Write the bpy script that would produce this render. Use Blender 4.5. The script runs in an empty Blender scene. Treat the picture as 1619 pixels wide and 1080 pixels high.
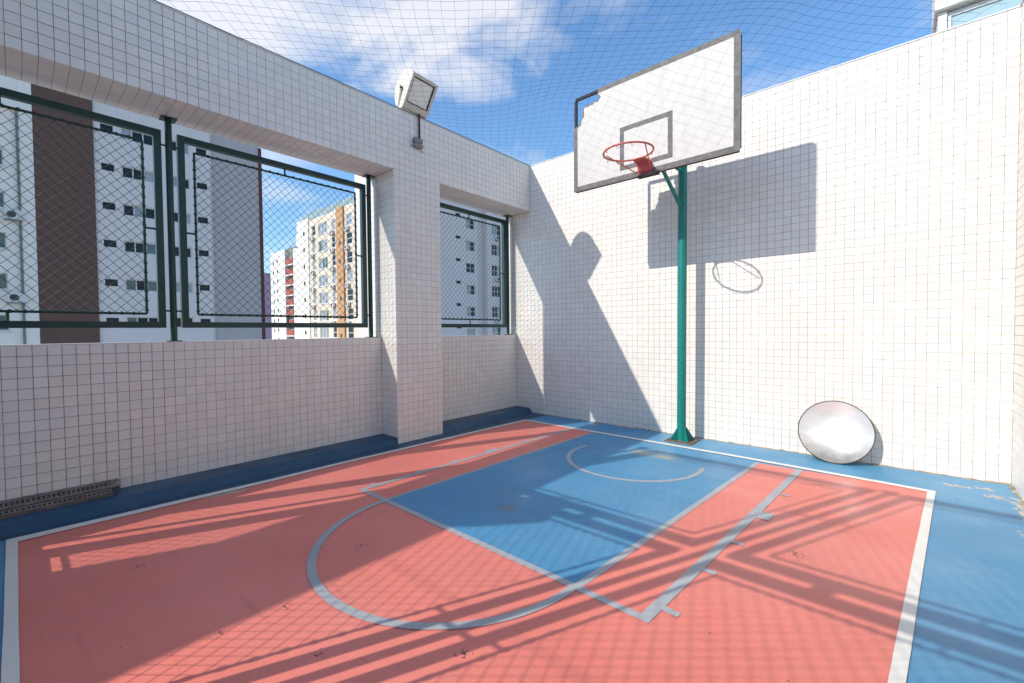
import bpy, math, random
from mathutils import Vector, Matrix
random.seed(7)
SC = bpy.context.scene
COL = SC.collection

# ------------------------------------------------------------------ camera, sky, sun, exposure
CAM = Vector((4.3644, -5.4281, 1.3222))
FPX, IW, IH = 689.59, 1619.0, 1080.0
yaw, pitch, roll = 0.721419, -0.025615, -0.008921
fw = Vector((-math.sin(yaw)*math.cos(pitch), math.cos(yaw)*math.cos(pitch), math.sin(pitch)))
r0 = fw.cross(Vector((0, 0, 1))).normalized()
u0 = r0.cross(fw)
RT = r0*math.cos(roll) + u0*math.sin(roll)
UP = -r0*math.sin(roll) + u0*math.cos(roll)
cd = bpy.data.cameras.new('camera')
cam = bpy.data.objects.new('camera', cd)
COL.objects.link(cam)
cam.matrix_world = Matrix(((RT.x, UP.x, -fw.x, CAM.x), (RT.y, UP.y, -fw.y, CAM.y), (RT.z, UP.z, -fw.z, CAM.z), (0, 0, 0, 1)))
cd.sensor_fit = 'HORIZONTAL'
cd.sensor_width = 36.0
cd.lens = FPX/IW*36.0
cd.clip_start = 0.02
cd.clip_end = 3000
SC.camera = cam

SUN = Vector((0.43, 1.0, -0.79)).normalized()      # direction the light travels
sun_el = math.asin(-SUN.z)
sun_rot = math.atan2(-SUN.x, -SUN.y)
w = bpy.data.worlds.new('World')
SC.world = w
w.use_nodes = True
nt = w.node_tree
nt.nodes.clear()
N = nt.nodes.new
LK = nt.links.new
sky = N('ShaderNodeTexSky')
sky.sky_type = 'NISHITA'
sky.sun_disc = False
sky.sun_elevation = sun_el
sky.sun_rotation = sun_rot
sky.air_density = 1.25
sky.dust_density = 0.5
sky.ozone_density = 5.0


def wmath(op, a, b=None, clamp=False):
    n = N('ShaderNodeMath')
    n.operation = op
    n.use_clamp = clamp
    for i, v in enumerate((a, b)):
        if v is None:
            continue
        if isinstance(v, (int, float)):
            n.inputs[i].default_value = v
        else:
            LK(v, n.inputs[i])
    return n.outputs[0]


tc = N('ShaderNodeTexCoord')
sep = N('ShaderNodeSeparateXYZ')
LK(tc.outputs['Generated'], sep.inputs[0])
zc = wmath('MAXIMUM', sep.outputs[2], 0.06)
cu = wmath('DIVIDE', sep.outputs[0], zc)
cv = wmath('DIVIDE', sep.outputs[1], zc)
cmb = N('ShaderNodeCombineXYZ')
LK(cu, cmb.inputs[0])
LK(cv, cmb.inputs[1])


def cnoise(scale, detail, rough, dist=0.0, off=(0, 0, 0)):
    mp = N('ShaderNodeMapping')
    mp.inputs['Location'].default_value = off
    LK(cmb.outputs[0], mp.inputs['Vector'])
    n = N('ShaderNodeTexNoise')
    n.inputs['Scale'].default_value = scale
    n.inputs['Detail'].default_value = detail
    n.inputs['Roughness'].default_value = rough
    n.inputs['Distortion'].default_value = dist
    LK(mp.outputs[0], n.inputs['Vector'])
    return n.outputs['Fac']


def bank(cx, cy, rx, ry, ang):
    # a cloud bank at one place of the cloud deck: 1 in its middle, 0 at its rim
    mp = N('ShaderNodeMapping')
    mp.vector_type = 'TEXTURE'
    mp.inputs['Location'].default_value = (cx, cy, 0)
    mp.inputs['Rotation'].default_value = (0, 0, ang)
    mp.inputs['Scale'].default_value = (rx, ry, 1)
    LK(cmb.outputs[0], mp.inputs['Vector'])
    ln = N('ShaderNodeVectorMath')
    ln.operation = 'LENGTH'
    LK(mp.outputs[0], ln.inputs[0])
    return wmath('SUBTRACT', 1.0, ln.outputs['Value'], True)


n_big = cnoise(2.2, 8, 0.56, 0.6, (3.1, 1.7, 0))
n_fill_cloud = cnoise(0.8, 9, 0.60, 0.5, (6.6, 6.6, 0))
m = wmath('MAXIMUM', bank(-0.98, 0.80, 0.42, 0.55, 0.75), bank(-1.22, 1.02, 0.50, 0.42, 0.8))
m = wmath('MAXIMUM', m, bank(-1.62, 0.50, 0.55, 0.50, 0.5))
cl = wmath('ADD', wmath('MULTIPLY', wmath('POWER', m, 0.6), 1.0), wmath('MULTIPLY', wmath('SUBTRACT', n_big, 0.5), 3.6))
cl = wmath('MULTIPLY', wmath('MULTIPLY', wmath('SUBTRACT', cl, 0.12), 1.15, True), wmath('MULTIPLY', m, 6.0, True))
ws = wmath('MULTIPLY', wmath('SUBTRACT', n_fill_cloud, 0.50), 4.5, True)  # cloud cover spread over the unseen sky too, added for more fill light
cl = wmath('MAXIMUM', cl, wmath('MULTIPLY', ws, 0.95))
above = wmath('MULTIPLY', wmath('SUBTRACT', sep.outputs[2], 0.05), 8.0, True)
cl = wmath('MULTIPLY', wmath('MULTIPLY', cl, above), 0.80)
mixc = N('ShaderNodeMix')
mixc.data_type = 'RGBA'
LK(cl, mixc.inputs[0])
tint = N('ShaderNodeMix')
tint.data_type = 'RGBA'
tint.blend_type = 'MULTIPLY'
tint.inputs[0].default_value = 1.0
LK(sky.outputs[0], tint.inputs[6])
tint.inputs[7].default_value = (0.83, 0.985, 1.07, 1)
LK(tint.outputs[2], mixc.inputs[6])
mixc.inputs[7].default_value = (4.9, 4.85, 4.95, 1)
bg = N('ShaderNodeBackground')
bg.inputs[1].default_value = 0.15
wo = N('ShaderNodeOutputWorld')
LK(mixc.outputs[2], bg.inputs[0])
LK(bg.outputs[0], wo.inputs[0])

sd = bpy.data.lights.new('sun', 'SUN')
sd.energy = 3.05
sd.angle = math.radians(0.45)
sd.color = (1.0, 0.93, 0.84)
so = bpy.data.objects.new('sun', sd)
COL.objects.link(so)
so.location = (-6, -14, 11)
so.rotation_euler = SUN.to_track_quat('-Z', 'Y').to_euler()

SC.view_settings.view_transform = 'Standard'
SC.view_settings.look = 'None'
SC.view_settings.exposure = 0.51
SC.view_settings.gamma = 1.0
SC.view_settings.use_curve_mapping = False
SC.render.engine = 'CYCLES'
SC.cycles.use_denoising = True
SC.cycles.max_bounces = 10
SC.cycles.diffuse_bounces = 8

# ------------------------------------------------------------------ mesh helpers
ORI = {}


class MB:
    def __init__(s):
        s.v = []
        s.f = []

    def add(s, vs, fs):
        o = len(s.v)
        s.v += [tuple(p) for p in vs]
        s.f += [tuple(i+o for i in f) for f in fs]
        return s

    def box(s, x0, x1, y0, y1, z0, z1):
        vs = [(x, y, z) for x in (x0, x1) for y in (y0, y1) for z in (z0, z1)]
        return s.add(vs, [(0, 1, 3, 2), (4, 6, 7, 5), (0, 4, 5, 1), (2, 3, 7, 6), (0, 2, 6, 4), (1, 5, 7, 3)])

    def bbox(s, x0, x1, y0, y1, z0, z1, b=0.004):
        # box with chamfered vertical and horizontal edges (two stacked insets)
        lo = [(x0+b, y0+b), (x1-b, y0+b), (x1-b, y1-b), (x0+b, y1-b)]
        hi = [(x0, y0), (x1, y0), (x1, y1), (x0, y1)]
        vs = [(x, y, z0) for x, y in lo]+[(x, y, z0+b) for x, y in hi]+[(x, y, z1-b) for x, y in hi]+[(x, y, z1) for x, y in lo]
        fs = [(3, 2, 1, 0), (12, 13, 14, 15)]
        for k in range(3):
            for i in range(4):
                j = (i+1) % 4
                fs.append((k*4+i, k*4+j, k*4+4+j, k*4+4+i))
        return s.add(vs, fs)

    def mbox(s, M, sx, sy, sz):
        vs = [M @ Vector((x*sx/2, y*sy/2, z*sz/2)) for x in (-1, 1) for y in (-1, 1) for z in (-1, 1)]
        return s.add(vs, [(0, 1, 3, 2), (4, 6, 7, 5), (0, 4, 5, 1), (2, 3, 7, 6), (0, 2, 6, 4), (1, 5, 7, 3)])

    def tube(s, p, q, r, n=8, caps=True, r2=None, up=None, ph=0.0):
        p, q = Vector(p), Vector(q)
        d = (q-p).normalized()
        a = Vector(up) if up else (Vector((0, 0, 1)) if abs(d.z) < .9 else Vector((1, 0, 0)))
        e1 = d.cross(a).normalized()
        e2 = d.cross(e1)
        vs = []
        for c, rr in ((p, r), (q, r if r2 is None else r2)):
            for i in range(n):
                t = 2*math.pi*i/n+ph
                vs.append(c+e1*(rr*math.cos(t))+e2*(rr*math.sin(t)))
        fs = [(i, (i+1) % n, n+(i+1) % n, n+i) for i in range(n)]
        if caps:
            fs += [tuple(range(n-1, -1, -1)), tuple(range(n, 2*n))]
        return s.add(vs, fs)

    def sq(s, p, q, half):
        # square-section bar
        return s.tube(p, q, half*math.sqrt(2), 4, True, ph=math.pi/4)

    def prism(s, pts, z0, z1):
        n = len(pts)
        vs = [(x, y, z0) for x, y in pts]+[(x, y, z1) for x, y in pts]
        fs = [tuple(range(n-1, -1, -1)), tuple(range(n, 2*n))]+[(i, (i+1) % n, n+(i+1) % n, n+i) for i in range(n)]
        return s.add(vs, fs)

    def sheet(s, pts, z):
        return s.add([(x, y, z) for x, y in pts], [tuple(range(len(pts)))])

    def mesh(s, name, mat, smooth=False, org=(0, 0, 0)):
        me = bpy.data.meshes.new(name)
        me.from_pydata([(x-org[0], y-org[1], z-org[2]) for x, y, z in s.v], [], s.f)
        me.materials.append(mat)
        if smooth:
            me.shade_smooth()
        me.update()
        return me

    def build(s, name, mat, parent=None, smooth=False):
        org = ORI.get(parent.name, (0, 0, 0)) if parent else (0, 0, 0)
        o = bpy.data.objects.new(name, s.mesh(name, mat, smooth, org))
        COL.objects.link(o)
        if parent:
            o.parent = parent
            ORI[o.name] = org
        return o


def empty(name, loc):
    o = bpy.data.objects.new(name, None)
    o.empty_display_size = 0.1
    COL.objects.link(o)
    o.location = loc
    ORI[o.name] = tuple(loc)
    return o


def tag(o, label=None, cat=None, group=None, kind=None):
    if label:
        o['label'] = label
    if cat:
        o['category'] = cat
    if group:
        o['group'] = group
    if kind:
        o['kind'] = kind
    return o


def autosmooth(o, ang=40):
    me = o.data
    me.shade_smooth()
    try:
        me.set_sharp_from_angle(angle=math.radians(ang))
    except Exception:
        pass
    return o

# ------------------------------------------------------------------ materials


class MT:
    """small node-graph helper around one Principled material"""
    def __init__(s, name, rough=0.6, metal=0.0, spec=0.5):
        s.m = bpy.data.materials.new(name)
        s.m.use_nodes = True
        s.t = s.m.node_tree
        s.b = s.t.nodes['Principled BSDF']
        s.b.inputs['Roughness'].default_value = rough
        s.b.inputs['Metallic'].default_value = metal
        s.b.inputs['Specular IOR Level'].default_value = spec
        s.geo = s.t.nodes.new('ShaderNodeNewGeometry')
        s.pos = s.geo.outputs['Position']

    def node(s, k):
        return s.t.nodes.new(k)

    def lk(s, a, b):
        s.t.links.new(a, b)

    def noise(s, scale, detail=4, rough=0.55, vec=None, stretch=None, dist=0.0):
        v = vec or s.pos
        if stretch:
            mp = s.node('ShaderNodeMapping')
            mp.inputs['Scale'].default_value = stretch
            s.lk(v, mp.inputs['Vector'])
            v = mp.outputs[0]
        n = s.node('ShaderNodeTexNoise')
        n.inputs['Scale'].default_value = scale
        n.inputs['Detail'].default_value = detail
        n.inputs['Roughness'].default_value = rough
        n.inputs['Distortion'].default_value = dist
        s.lk(v, n.inputs['Vector'])
        return n.outputs['Fac']

    def math(s, op, a, b=None, clamp=False):
        n = s.node('ShaderNodeMath')
        n.operation = op
        n.use_clamp = clamp
        for i, v in enumerate((a, b)):
            if v is None:
                continue
            if isinstance(v, (int, float)):
                n.inputs[i].default_value = v
            else:
                s.lk(v, n.inputs[i])
        return n.outputs[0]

    def ramp(s, f, lo, hi):
        n = s.node('ShaderNodeMapRange')
        n.inputs['From Min'].default_value = lo
        n.inputs['From Max'].default_value = hi
        s.lk(f, n.inputs['Value'])
        return n.outputs[0]

    def mix(s, f, a, b, blend='MIX'):
        n = s.node('ShaderNodeMix')
        n.data_type = 'RGBA'
        n.blend_type = blend
        for sock, v in ((n.inputs[0], f), (n.inputs[6], a), (n.inputs[7], b)):
            if isinstance(v, (int, float)):
                sock.default_value = v
            elif isinstance(v, (tuple, list)):
                sock.default_value = (v[0], v[1], v[2], 1)
            else:
                s.lk(v, sock)
        return n.outputs[2]

    def patch(s, cx, cy, rx, ry, ns=9.0, amt=1.3, ang=0.0):
        """irregular blotch on the floor round (cx, cy)"""
        mp = s.node('ShaderNodeMapping')
        mp.vector_type = 'TEXTURE'
        mp.inputs['Location'].default_value = (cx, cy, 0)
        mp.inputs['Rotation'].default_value = (0, 0, ang)
        mp.inputs['Scale'].default_value = (rx, ry, 1000)
        s.lk(s.pos, mp.inputs['Vector'])
        ln = s.node('ShaderNodeVectorMath')
        ln.operation = 'LENGTH'
        s.lk(mp.outputs[0], ln.inputs[0])
        n = s.noise(ns, 6, 0.65)
        f = s.math('ADD', s.math('SUBTRACT', 1.0, ln.outputs['Value']), s.math('MULTIPLY', s.math('SUBTRACT', n, 0.5), amt))
        return f

    def color(s, c):
        i = s.b.inputs['Base Color']
        if isinstance(c, tuple):
            i.default_value = (c[0], c[1], c[2], 1)
        else:
            s.lk(c, i)
        return s

    def bump(s, h, strength=0.2, dist=0.002):
        n = s.node('ShaderNodeBump')
        n.inputs['Strength'].default_value = strength
        n.inputs['Distance'].default_value = dist
        s.lk(h, n.inputs['Height'])
        s.lk(n.outputs[0], s.b.inputs['Normal'])
        return s


def plain(name, c, rough=0.6, metal=0.0, var=0.12, scale=6.0, spec=0.5, bump=0.0):
    m = MT(name, rough, metal, spec)
    n = m.noise(scale, 5, 0.6)
    d = tuple(max(0, x*(1-var)) for x in c)
    l = tuple(min(1, x*(1+var)) for x in c)
    m.color(m.mix(n, d, l))
    if bump:
        m.bump(m.noise(scale*12, 3), bump, 0.002)
    return m.m


def make_tile(name, base, dirt, warm):
    m = MT(name, 0.28, 0, 0.45)
    oi = m.node('ShaderNodeObjectInfo')
    rnd = m.math('FRACT', m.math('ADD', oi.outputs['Random'], m.geo.outputs['Random Per Island']))
    tone = m.ramp(rnd, -0.25, 1.15)
    c = m.mix(tone, tuple(x*0.925 for x in base), tuple(min(.88, x*1.03) for x in base))
    odd = m.math('GREATER_THAN', m.math('FRACT', m.math('MULTIPLY', rnd, 17.3)), 0.90)
    c = m.mix(m.math('MULTIPLY', odd, 0.35), c, warm)
    cool = m.math('GREATER_THAN', m.math('FRACT', m.math('MULTIPLY', rnd, 29.7)), 0.86)
    c = m.mix(m.math('MULTIPLY', cool, 0.5), c, (base[0]*0.91, base[1]*0.95, base[2]*1.02))
    big = m.ramp(m.noise(0.9, 5, 0.6, stretch=(1, 1, 0.55)), 0.46, 0.80)
    c = m.mix(m.math('MULTIPLY', big, 0.45), c, dirt)
    streak = m.ramp(m.noise(5.0, 4, 0.6, stretch=(1.6, 1.6, 0.13)), 0.55, 0.85)
    c = m.mix(m.math('MULTIPLY', streak, 0.45), c, dirt)
    m.color(c)
    rr = m.node('ShaderNodeMapRange')
    rr.inputs['To Min'].default_value = 0.2
    rr.inputs['To Max'].default_value = 0.5
    m.lk(m.noise(14, 3), rr.inputs['Value'])
    m.lk(rr.outputs[0], m.b.inputs['Roughness'])
    m.bump(m.noise(38, 2), 0.12, 0.0012)
    return m.m


TILE = make_tile('glazed_white_tile', (0.82, 0.775, 0.705), (0.68, 0.63, 0.54), (0.78, 0.71, 0.61))
g = MT('tile_grout', 0.9)
gc = g.mix(g.ramp(g.noise(1.6, 5, 0.62), 0.40, 0.62), (0.40, 0.335, 0.27), (0.23, 0.195, 0.165))
gc = g.mix(g.ramp(g.noise(7.5, 4, 0.7), 0.56, 0.68), gc, (0.07, 0.055, 0.05))
gc = g.mix(g.math('MULTIPLY', g.ramp(g.noise(0.8, 3), 0.52, 0.70), 0.6), gc, (0.38, 0.345, 0.31))
g.color(gc)
GROUT = g.m
PLASTER = plain('white_plaster', (0.70, 0.68, 0.64), 0.85, var=0.10, scale=2.5, bump=0.2)
CONCRETE = plain('rough_concrete', (0.30, 0.29, 0.27), 0.9, var=0.2, scale=3, bump=0.3)


def paint(name, base, var, extra=None, speck=True):
    m = MT(name, 0.62, 0, 0.35)
    a = m.ramp(m.noise(1.1, 6, 0.6), 0.25, 0.75)
    c = m.mix(a, tuple(x*(1-var) for x in base), tuple(x*(1+var) for x in base))
    # roller streaks and fine mottling
    st = m.ramp(m.noise(6.0, 5, 0.65, stretch=(0.35, 1.6, 1)), 0.3, 0.75)
    c = m.mix(m.math('MULTIPLY', st, 0.22), c, tuple(min(1, x*1.22+0.02) for x in base))
    fine = m.ramp(m.noise(55, 4, 0.7), 0.25, 0.8)
    c = m.mix(m.math('MULTIPLY', fine, 0.30), c, tuple(x*0.72 for x in base))
    if speck:
        sp = m.math('GREATER_THAN', m.math('ADD', m.noise(46, 3, 0.6), m.math('MULTIPLY', m.noise(1.7, 3), 0.35)), 0.945)
        c = m.mix(m.math('MULTIPLY', sp, 0.8), c, (0.05, 0.04, 0.035))
        sc = m.math('GREATER_THAN', m.math('ADD', m.noise(17, 6, 0.75, stretch=(1, 2.2, 1)), m.math('MULTIPLY', m.noise(0.9, 3), 0.3)), 0.86)
        c = m.mix(m.math('MULTIPLY', sc, 0.45), c, (0.52, 0.50, 0.46))
    # dusty fading, long scuffs, shoe drag marks
    dust = m.ramp(m.noise(0.55, 7, 0.62, dist=0.6), 0.44, 0.74)
    c = m.mix(m.math('MULTIPLY', dust, 0.26), c, tuple(x*0.6+0.17 for x in base))
    k1 = m.ramp(m.noise(7.0, 8, 0.72, stretch=(0.25, 2.6, 1), dist=0.8), 0.60, 0.72)
    c = m.mix(m.math('MULTIPLY', k1, 0.36), c, tuple(x*0.55 for x in base))
    k2 = m.ramp(m.noise(8.0, 8, 0.72, stretch=(2.8, 0.22, 1), dist=0.8), 0.60, 0.72)
    c = m.mix(m.math('MULTIPLY', k2, 0.30), c, tuple(min(1, x*1.1+0.10) for x in base))
    pit = m.math('GREATER_THAN', m.noise(140, 2, 0.5), 0.745)
    c = m.mix(m.math('MULTIPLY', pit, 0.7), c, tuple(x*0.35 for x in base))
    if extra:
        c = extra(m, c)
    m.color(c)
    m.lk(m.ramp(m.noise(2.0, 5), -0.2, 1.3), m.b.inputs['Roughness'])
    m.bump(m.math('ADD', m.noise(120, 4, 0.7), m.math('MULTIPLY', m.noise(9, 4), 1.5)), 0.35, 0.0016)
    return m.m


def red_extra(m, c):
    f = m.math('GREATER_THAN', m.patch(0.215, -4.36, 0.26, 0.055, 14, 1.2, 1.35), 0.30)
    c = m.mix(f, c, m.mix(m.noise(30, 4), (0.34, 0.29, 0.19), (0.62, 0.58, 0.47)))
    for cx, cy, r in ((2.18, -4.60, 0.16), (2.60, -4.64, 0.14), (2.15, -4.88, 0.16), (3.95, -2.45, 0.3), (3.05, -4.25, 0.18), (1.15, -5.0, 0.22), (4.1, -3.6, 0.25), (1.9, -4.05, 0.2), (3.9, -1.0, 0.16)):
        f = m.math('GREATER_THAN', m.math('MULTIPLY', m.math('MAXIMUM', m.patch(cx, cy, r, r, 60, 0.0), 0.0), m.noise(70, 3, 0.6)), 0.50)
        c = m.mix(m.math('MULTIPLY', f, 0.85), c, (0.05, 0.035, 0.03))
    return c


def blue_extra(m, c):
    tan = m.mix(m.noise(26, 5), (0.40, 0.32, 0.20), (0.66, 0.60, 0.50))
    for cx, cy, rx, ry, ns, am, thr in ((4.76, -0.31, 0.19, 0.07, 26, 2.6, 0.56), (4.93, -0.26, 0.14, 0.07, 26, 2.6, 0.56), (4.96, -0.46, 0.12, 0.12, 24, 2.6, 0.62), (5.09, -0.9, 0.13, 1.3, 15, 2.4, 0.62),
                                        (4.98, -1.25, 0.15, 0.40, 34, 2.8, 1.0), (0.12, -3.12, 0.05, 0.26, 24, 1.9, 0.42)):
        f = m.ramp(m.patch(cx, cy, rx, ry, ns, am), thr, thr+0.10)
        c = m.mix(f, c, tan)
        f = m.ramp(m.patch(cx+0.01, cy-0.01, rx, ry, ns*1.7, am), thr+0.35, thr+0.42)
        c = m.mix(m.math('MULTIPLY', f, 0.8), c, (0.10, 0.085, 0.06))
    f = m.ramp(m.patch(5.11, -2.0, 0.045, 40, 15, 2.0), 0.55, 0.75)
    c = m.mix(m.math('MULTIPLY', f, 0.85), c, (0.22, 0.16, 0.09))
    for cx, cy, rx, ry, k in ((2.34, -1.03, 0.12, 0.08, 0.75), (2.60, -1.05, 0.13, 0.06, 0.6), (2.45, -1.0, 0.4, 0.16, 0.35)):
        f = m.ramp(m.patch(cx, cy, rx, ry, 12, 1.2), 0.05, 0.75)
        c = m.mix(m.math('MULTIPLY', f, k), c, (0.42, 0.24, 0.10))
    # grime and crumbling sealant along the foot of the far wall
    f = m.ramp(m.patch(2.6, 0.0, 40, 0.085, 13, 2.2), 0.60, 0.85)
    c = m.mix(m.math('MULTIPLY', f, 0.8), c, (0.40, 0.30, 0.17))
    return c


def key_extra(m, c):
    for cx, cy, rx, ry, k, col in ((2.21, -3.05, 0.13, 0.09, 0.5, (0.20, 0.15, 0.12)), (2.0, -2.83, 0.3, 0.14, 0.22, (0.25, 0.25, 0.22)), (2.34, -1.04, 0.12, 0.07, 0.85, (0.50, 0.30, 0.12)), (2.60, -1.05, 0.13, 0.06, 0.7, (0.52, 0.36, 0.18)), (2.45, -1.02, 0.42, 0.16, 0.35, (0.50, 0.45, 0.30))):
        f = m.ramp(m.patch(cx, cy, rx, ry, 12, 1.1), 0.05, 0.75)
        c = m.mix(m.math('MULTIPLY', f, k), c, col)
    return c


BLUE = paint('blue_floor_paint', (0.085, 0.28, 0.46), 0.13, blue_extra)
BLUEK = paint('blue_key_paint', (0.075, 0.27, 0.46), 0.13, key_extra)
RED = paint('red_floor_paint', (0.77, 0.212, 0.162), 0.11, red_extra)
WHITE_L = paint('white_line_paint', (0.78, 0.75, 0.68), 0.05, None)
GREY_L = paint('grey_line_paint', (0.38, 0.395, 0.41), 0.18, None)
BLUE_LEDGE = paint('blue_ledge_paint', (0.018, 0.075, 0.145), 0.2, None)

FENCE = plain('dark_green_fence_paint', (0.007, 0.040, 0.031), 0.38, var=0.25, scale=9)
WIRE = plain('green_coated_wire', (0.006, 0.020, 0.017), 0.55, var=0.2, scale=20)
tm = MT('teal_pole_paint', 0.36)
tcol = tm.mix(tm.ramp(tm.noise(4, 6, 0.65, stretch=(1, 1, 0.35)), 0.3, 0.75), (0.003, 0.165, 0.145), (0.006, 0.235, 0.205))
tcol = tm.mix(tm.math('MULTIPLY', tm.math('GREATER_THAN', tm.noise(30, 6, 0.7, stretch=(1, 1, 0.6)), 0.685), 0.8), tcol, (0.16, 0.12, 0.08))
tm.color(tcol)
tm.bump(tm.noise(24, 4), 0.12, 0.002)
TEAL = tm.m
CORD = plain('black_net_cord', (0.02, 0.024, 0.032), 0.8, var=0.2, scale=30)
bm_ = MT('board_white_paint', 0.6)
bc = bm_.mix(bm_.ramp(bm_.noise(3.5, 5), 0.3, 0.8), (0.62, 0.59, 0.54), (0.56, 0.53, 0.48))
bc = bm_.mix(bm_.math('MULTIPLY', bm_.ramp(bm_.noise(11, 7, 0.75), 0.60, 0.74), 0.35), bc, (0.40, 0.33, 0.27))
bc = bm_.mix(bm_.math('MULTIPLY', bm_.ramp(bm_.noise(4, 6, 0.7, stretch=(3.0, 1, 0.25)), 0.56, 0.75), 0.28), bc, (0.36, 0.31, 0.26))
bm_.color(bc)
bm_.bump(bm_.noise(45, 4), 0.2, 0.0015)
BOARD = bm_.m
sm_ = MT('worn_grey_stripe_paint', 0.65)
scn = sm_.mix(sm_.ramp(sm_.noise(22, 5, 0.7), 0.35, 0.75), (0.10, 0.092, 0.088), (0.20, 0.185, 0.175))
scn = sm_.mix(sm_.math('GREATER_THAN', sm_.noise(34, 4, 0.7), 0.70), scn, (0.60, 0.56, 0.52))
sm_.color(scn)
STRIPE = sm_.m
WOODRAW = plain('raw_broken_plywood', (0.30, 0.20, 0.12), 0.9, var=0.35, scale=40)
STEELDARK = plain('dark_steel_angle', (0.014, 0.014, 0.016), 0.75, 0.0, var=0.3, scale=20)
rm = MT('faded_orange_rim_paint', 0.5)
rm.color(rm.mix(rm.ramp(rm.noise(28, 5, 0.7), 0.48, 0.75), (0.60, 0.13, 0.085), (0.26, 0.085, 0.05)))
RIM = rm.m
pk = MT('faded_red_bracket_paint', 0.5)
pk.color(pk.mix(pk.ramp(pk.noise(16, 5, 0.7), 0.35, 0.7), (0.62, 0.12, 0.12), (0.50, 0.09, 0.085)))
BRACKET = pk.m
rs = MT('rusty_steel', 0.8, 0.2)
rs.color(rs.mix(rs.ramp(rs.noise(18, 6, 0.7), 0.35, 0.7), (0.20, 0.19, 0.15), (0.20, 0.075, 0.035)))
RUST = rs.m
dm = MT('dish_white_enamel', 0.33, 0.45, 0.5)
dc = dm.mix(dm.ramp(dm.noise(5, 6, 0.65), 0.5, 0.8), (0.80, 0.80, 0.78), (0.66, 0.66, 0.63))
dsep = dm.node('ShaderNodeSeparateXYZ')
dm.lk(dm.pos, dsep.inputs[0])
low = dm.ramp(dm.math('ADD', dsep.outputs[2], dm.math('MULTIPLY', dm.noise(16, 5), 0.18)), 0.34, 0.12)
dc = dm.mix(dm.math('MULTIPLY', low, 0.8), dc, (0.24, 0.21, 0.16))
dc = dm.mix(dm.math('MULTIPLY', dm.ramp(dm.noise(30, 5, 0.75), 0.62, 0.72), 0.45), dc, (0.36, 0.37, 0.36))
dm.color(dc)
DISH = dm.m
DARKRIM = plain('dark_rubber_rim', (0.06, 0.055, 0.055), 0.6, var=0.2, scale=20)
gm = MT('weathered_grey_plastic', 0.65)
gm.color(gm.mix(gm.ramp(gm.noise(12, 5, 0.65), 0.3, 0.75), (0.11, 0.095, 0.085), (0.24, 0.205, 0.18)))
GRATE = gm.m
LAMPW = plain('yellowed_white_lamp_paint', (0.60, 0.55, 0.46), 0.5, var=0.12, scale=9)
BOXGREY = plain('grey_junction_box', (0.22, 0.225, 0.21), 0.6, var=0.12, scale=14)


def glassy(name, c, rough=0.08, var=0.3, scale=1.5):
    m = MT(name, rough, 0, 0.8)
    m.color(m.mix(m.noise(scale, 2), tuple(x*(1-var) for x in c), tuple(x*(1+var) for x in c)))
    return m.m


LENS = glassy('reflect_tone_lamp_glass', (0.80, 0.78, 0.72), 0.5, 0.10, 5)  # pale base colour stands in for the reflection on the lamp glass
PANE = glassy('dark_window_glass', (0.018, 0.022, 0.028), 0.15)
PANE.node_tree.nodes['Principled BSDF'].inputs['Specular IOR Level'].default_value = 0.25
PANEB = glassy('pale_curtained_glass', (0.30, 0.33, 0.36), 0.2, 0.35, 0.9)
PANEG = glassy('greenish_window_glass', (0.07, 0.11, 0.095), 0.2, 0.3, 0.8)
PANEC = glassy('sky_tone_window_glass', (0.36, 0.50, 0.53), 0.12, 0.12, 1.2)  # pale cyan base carries the sky's reflection as painted colour
WFRAME = plain('white_window_frame', (0.62, 0.62, 0.62), 0.5, var=0.06)
DFRAME = plain('dark_window_frame', (0.05, 0.05, 0.05), 0.5, var=0.1)


def facade_mat(name, c, streak=0.15, var=0.06):
    m = MT(name, 0.85)
    a = m.mix(m.noise(0.25, 5, 0.6), tuple(x*(1-var) for x in c), tuple(min(1, x*(1+var)) for x in c))
    s_ = m.ramp(m.noise(0.9, 4, 0.6, stretch=(1, 1, 0.07)), 0.5, 0.85)
    m.color(m.mix(m.math('MULTIPLY', s_, streak), a, tuple(x*0.55 for x in c)))
    return m.m


F_GREY = facade_mat('pale_lilac_render', (0.70, 0.64, 0.63))
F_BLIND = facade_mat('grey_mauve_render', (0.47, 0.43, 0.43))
F_WHITE = facade_mat('white_render', (0.82, 0.77, 0.72))
F_CREAM = facade_mat('cream_render', (0.68, 0.585, 0.47), 0.1)
F_ORANGE = facade_mat('ochre_orange_render', (0.50, 0.29, 0.15), 0.1)
F_PALE = facade_mat('off_white_render', (0.76, 0.73, 0.68), 0.12)  # plain off-white render with faint streaks
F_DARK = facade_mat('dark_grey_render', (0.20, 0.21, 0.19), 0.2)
F_REDP = facade_mat('brick_red_panel', (0.36, 0.085, 0.065), 0.1)
F_MAROON = facade_mat('maroon_edge_strip', (0.12, 0.045, 0.045), 0.1)
F_LILAC = facade_mat('distant_mauve_render', (0.40, 0.30, 0.40), 0.1)
br = MT('brown_mosaic_cladding', 0.8)
bk = br.node('ShaderNodeTexBrick')
bk.inputs['Scale'].default_value = 1.0
bk.inputs['Brick Width'].default_value = 0.22
bk.inputs['Row Height'].default_value = 0.11
bk.inputs['Mortar Size'].default_value = 0.008
bk.inputs['Color1'].default_value = (0.135, 0.078, 0.062, 1)
bk.inputs['Color2'].default_value = (0.105, 0.060, 0.048, 1)
bk.inputs['Mortar'].default_value = (0.12, 0.08, 0.065, 1)
mpb = br.node('ShaderNodeMapping')
mpb.inputs['Rotation'].default_value = (0, math.radians(90), math.radians(90))
br.lk(br.pos, mpb.inputs['Vector'])
br.lk(mpb.outputs[0], bk.inputs['Vector'])
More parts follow.
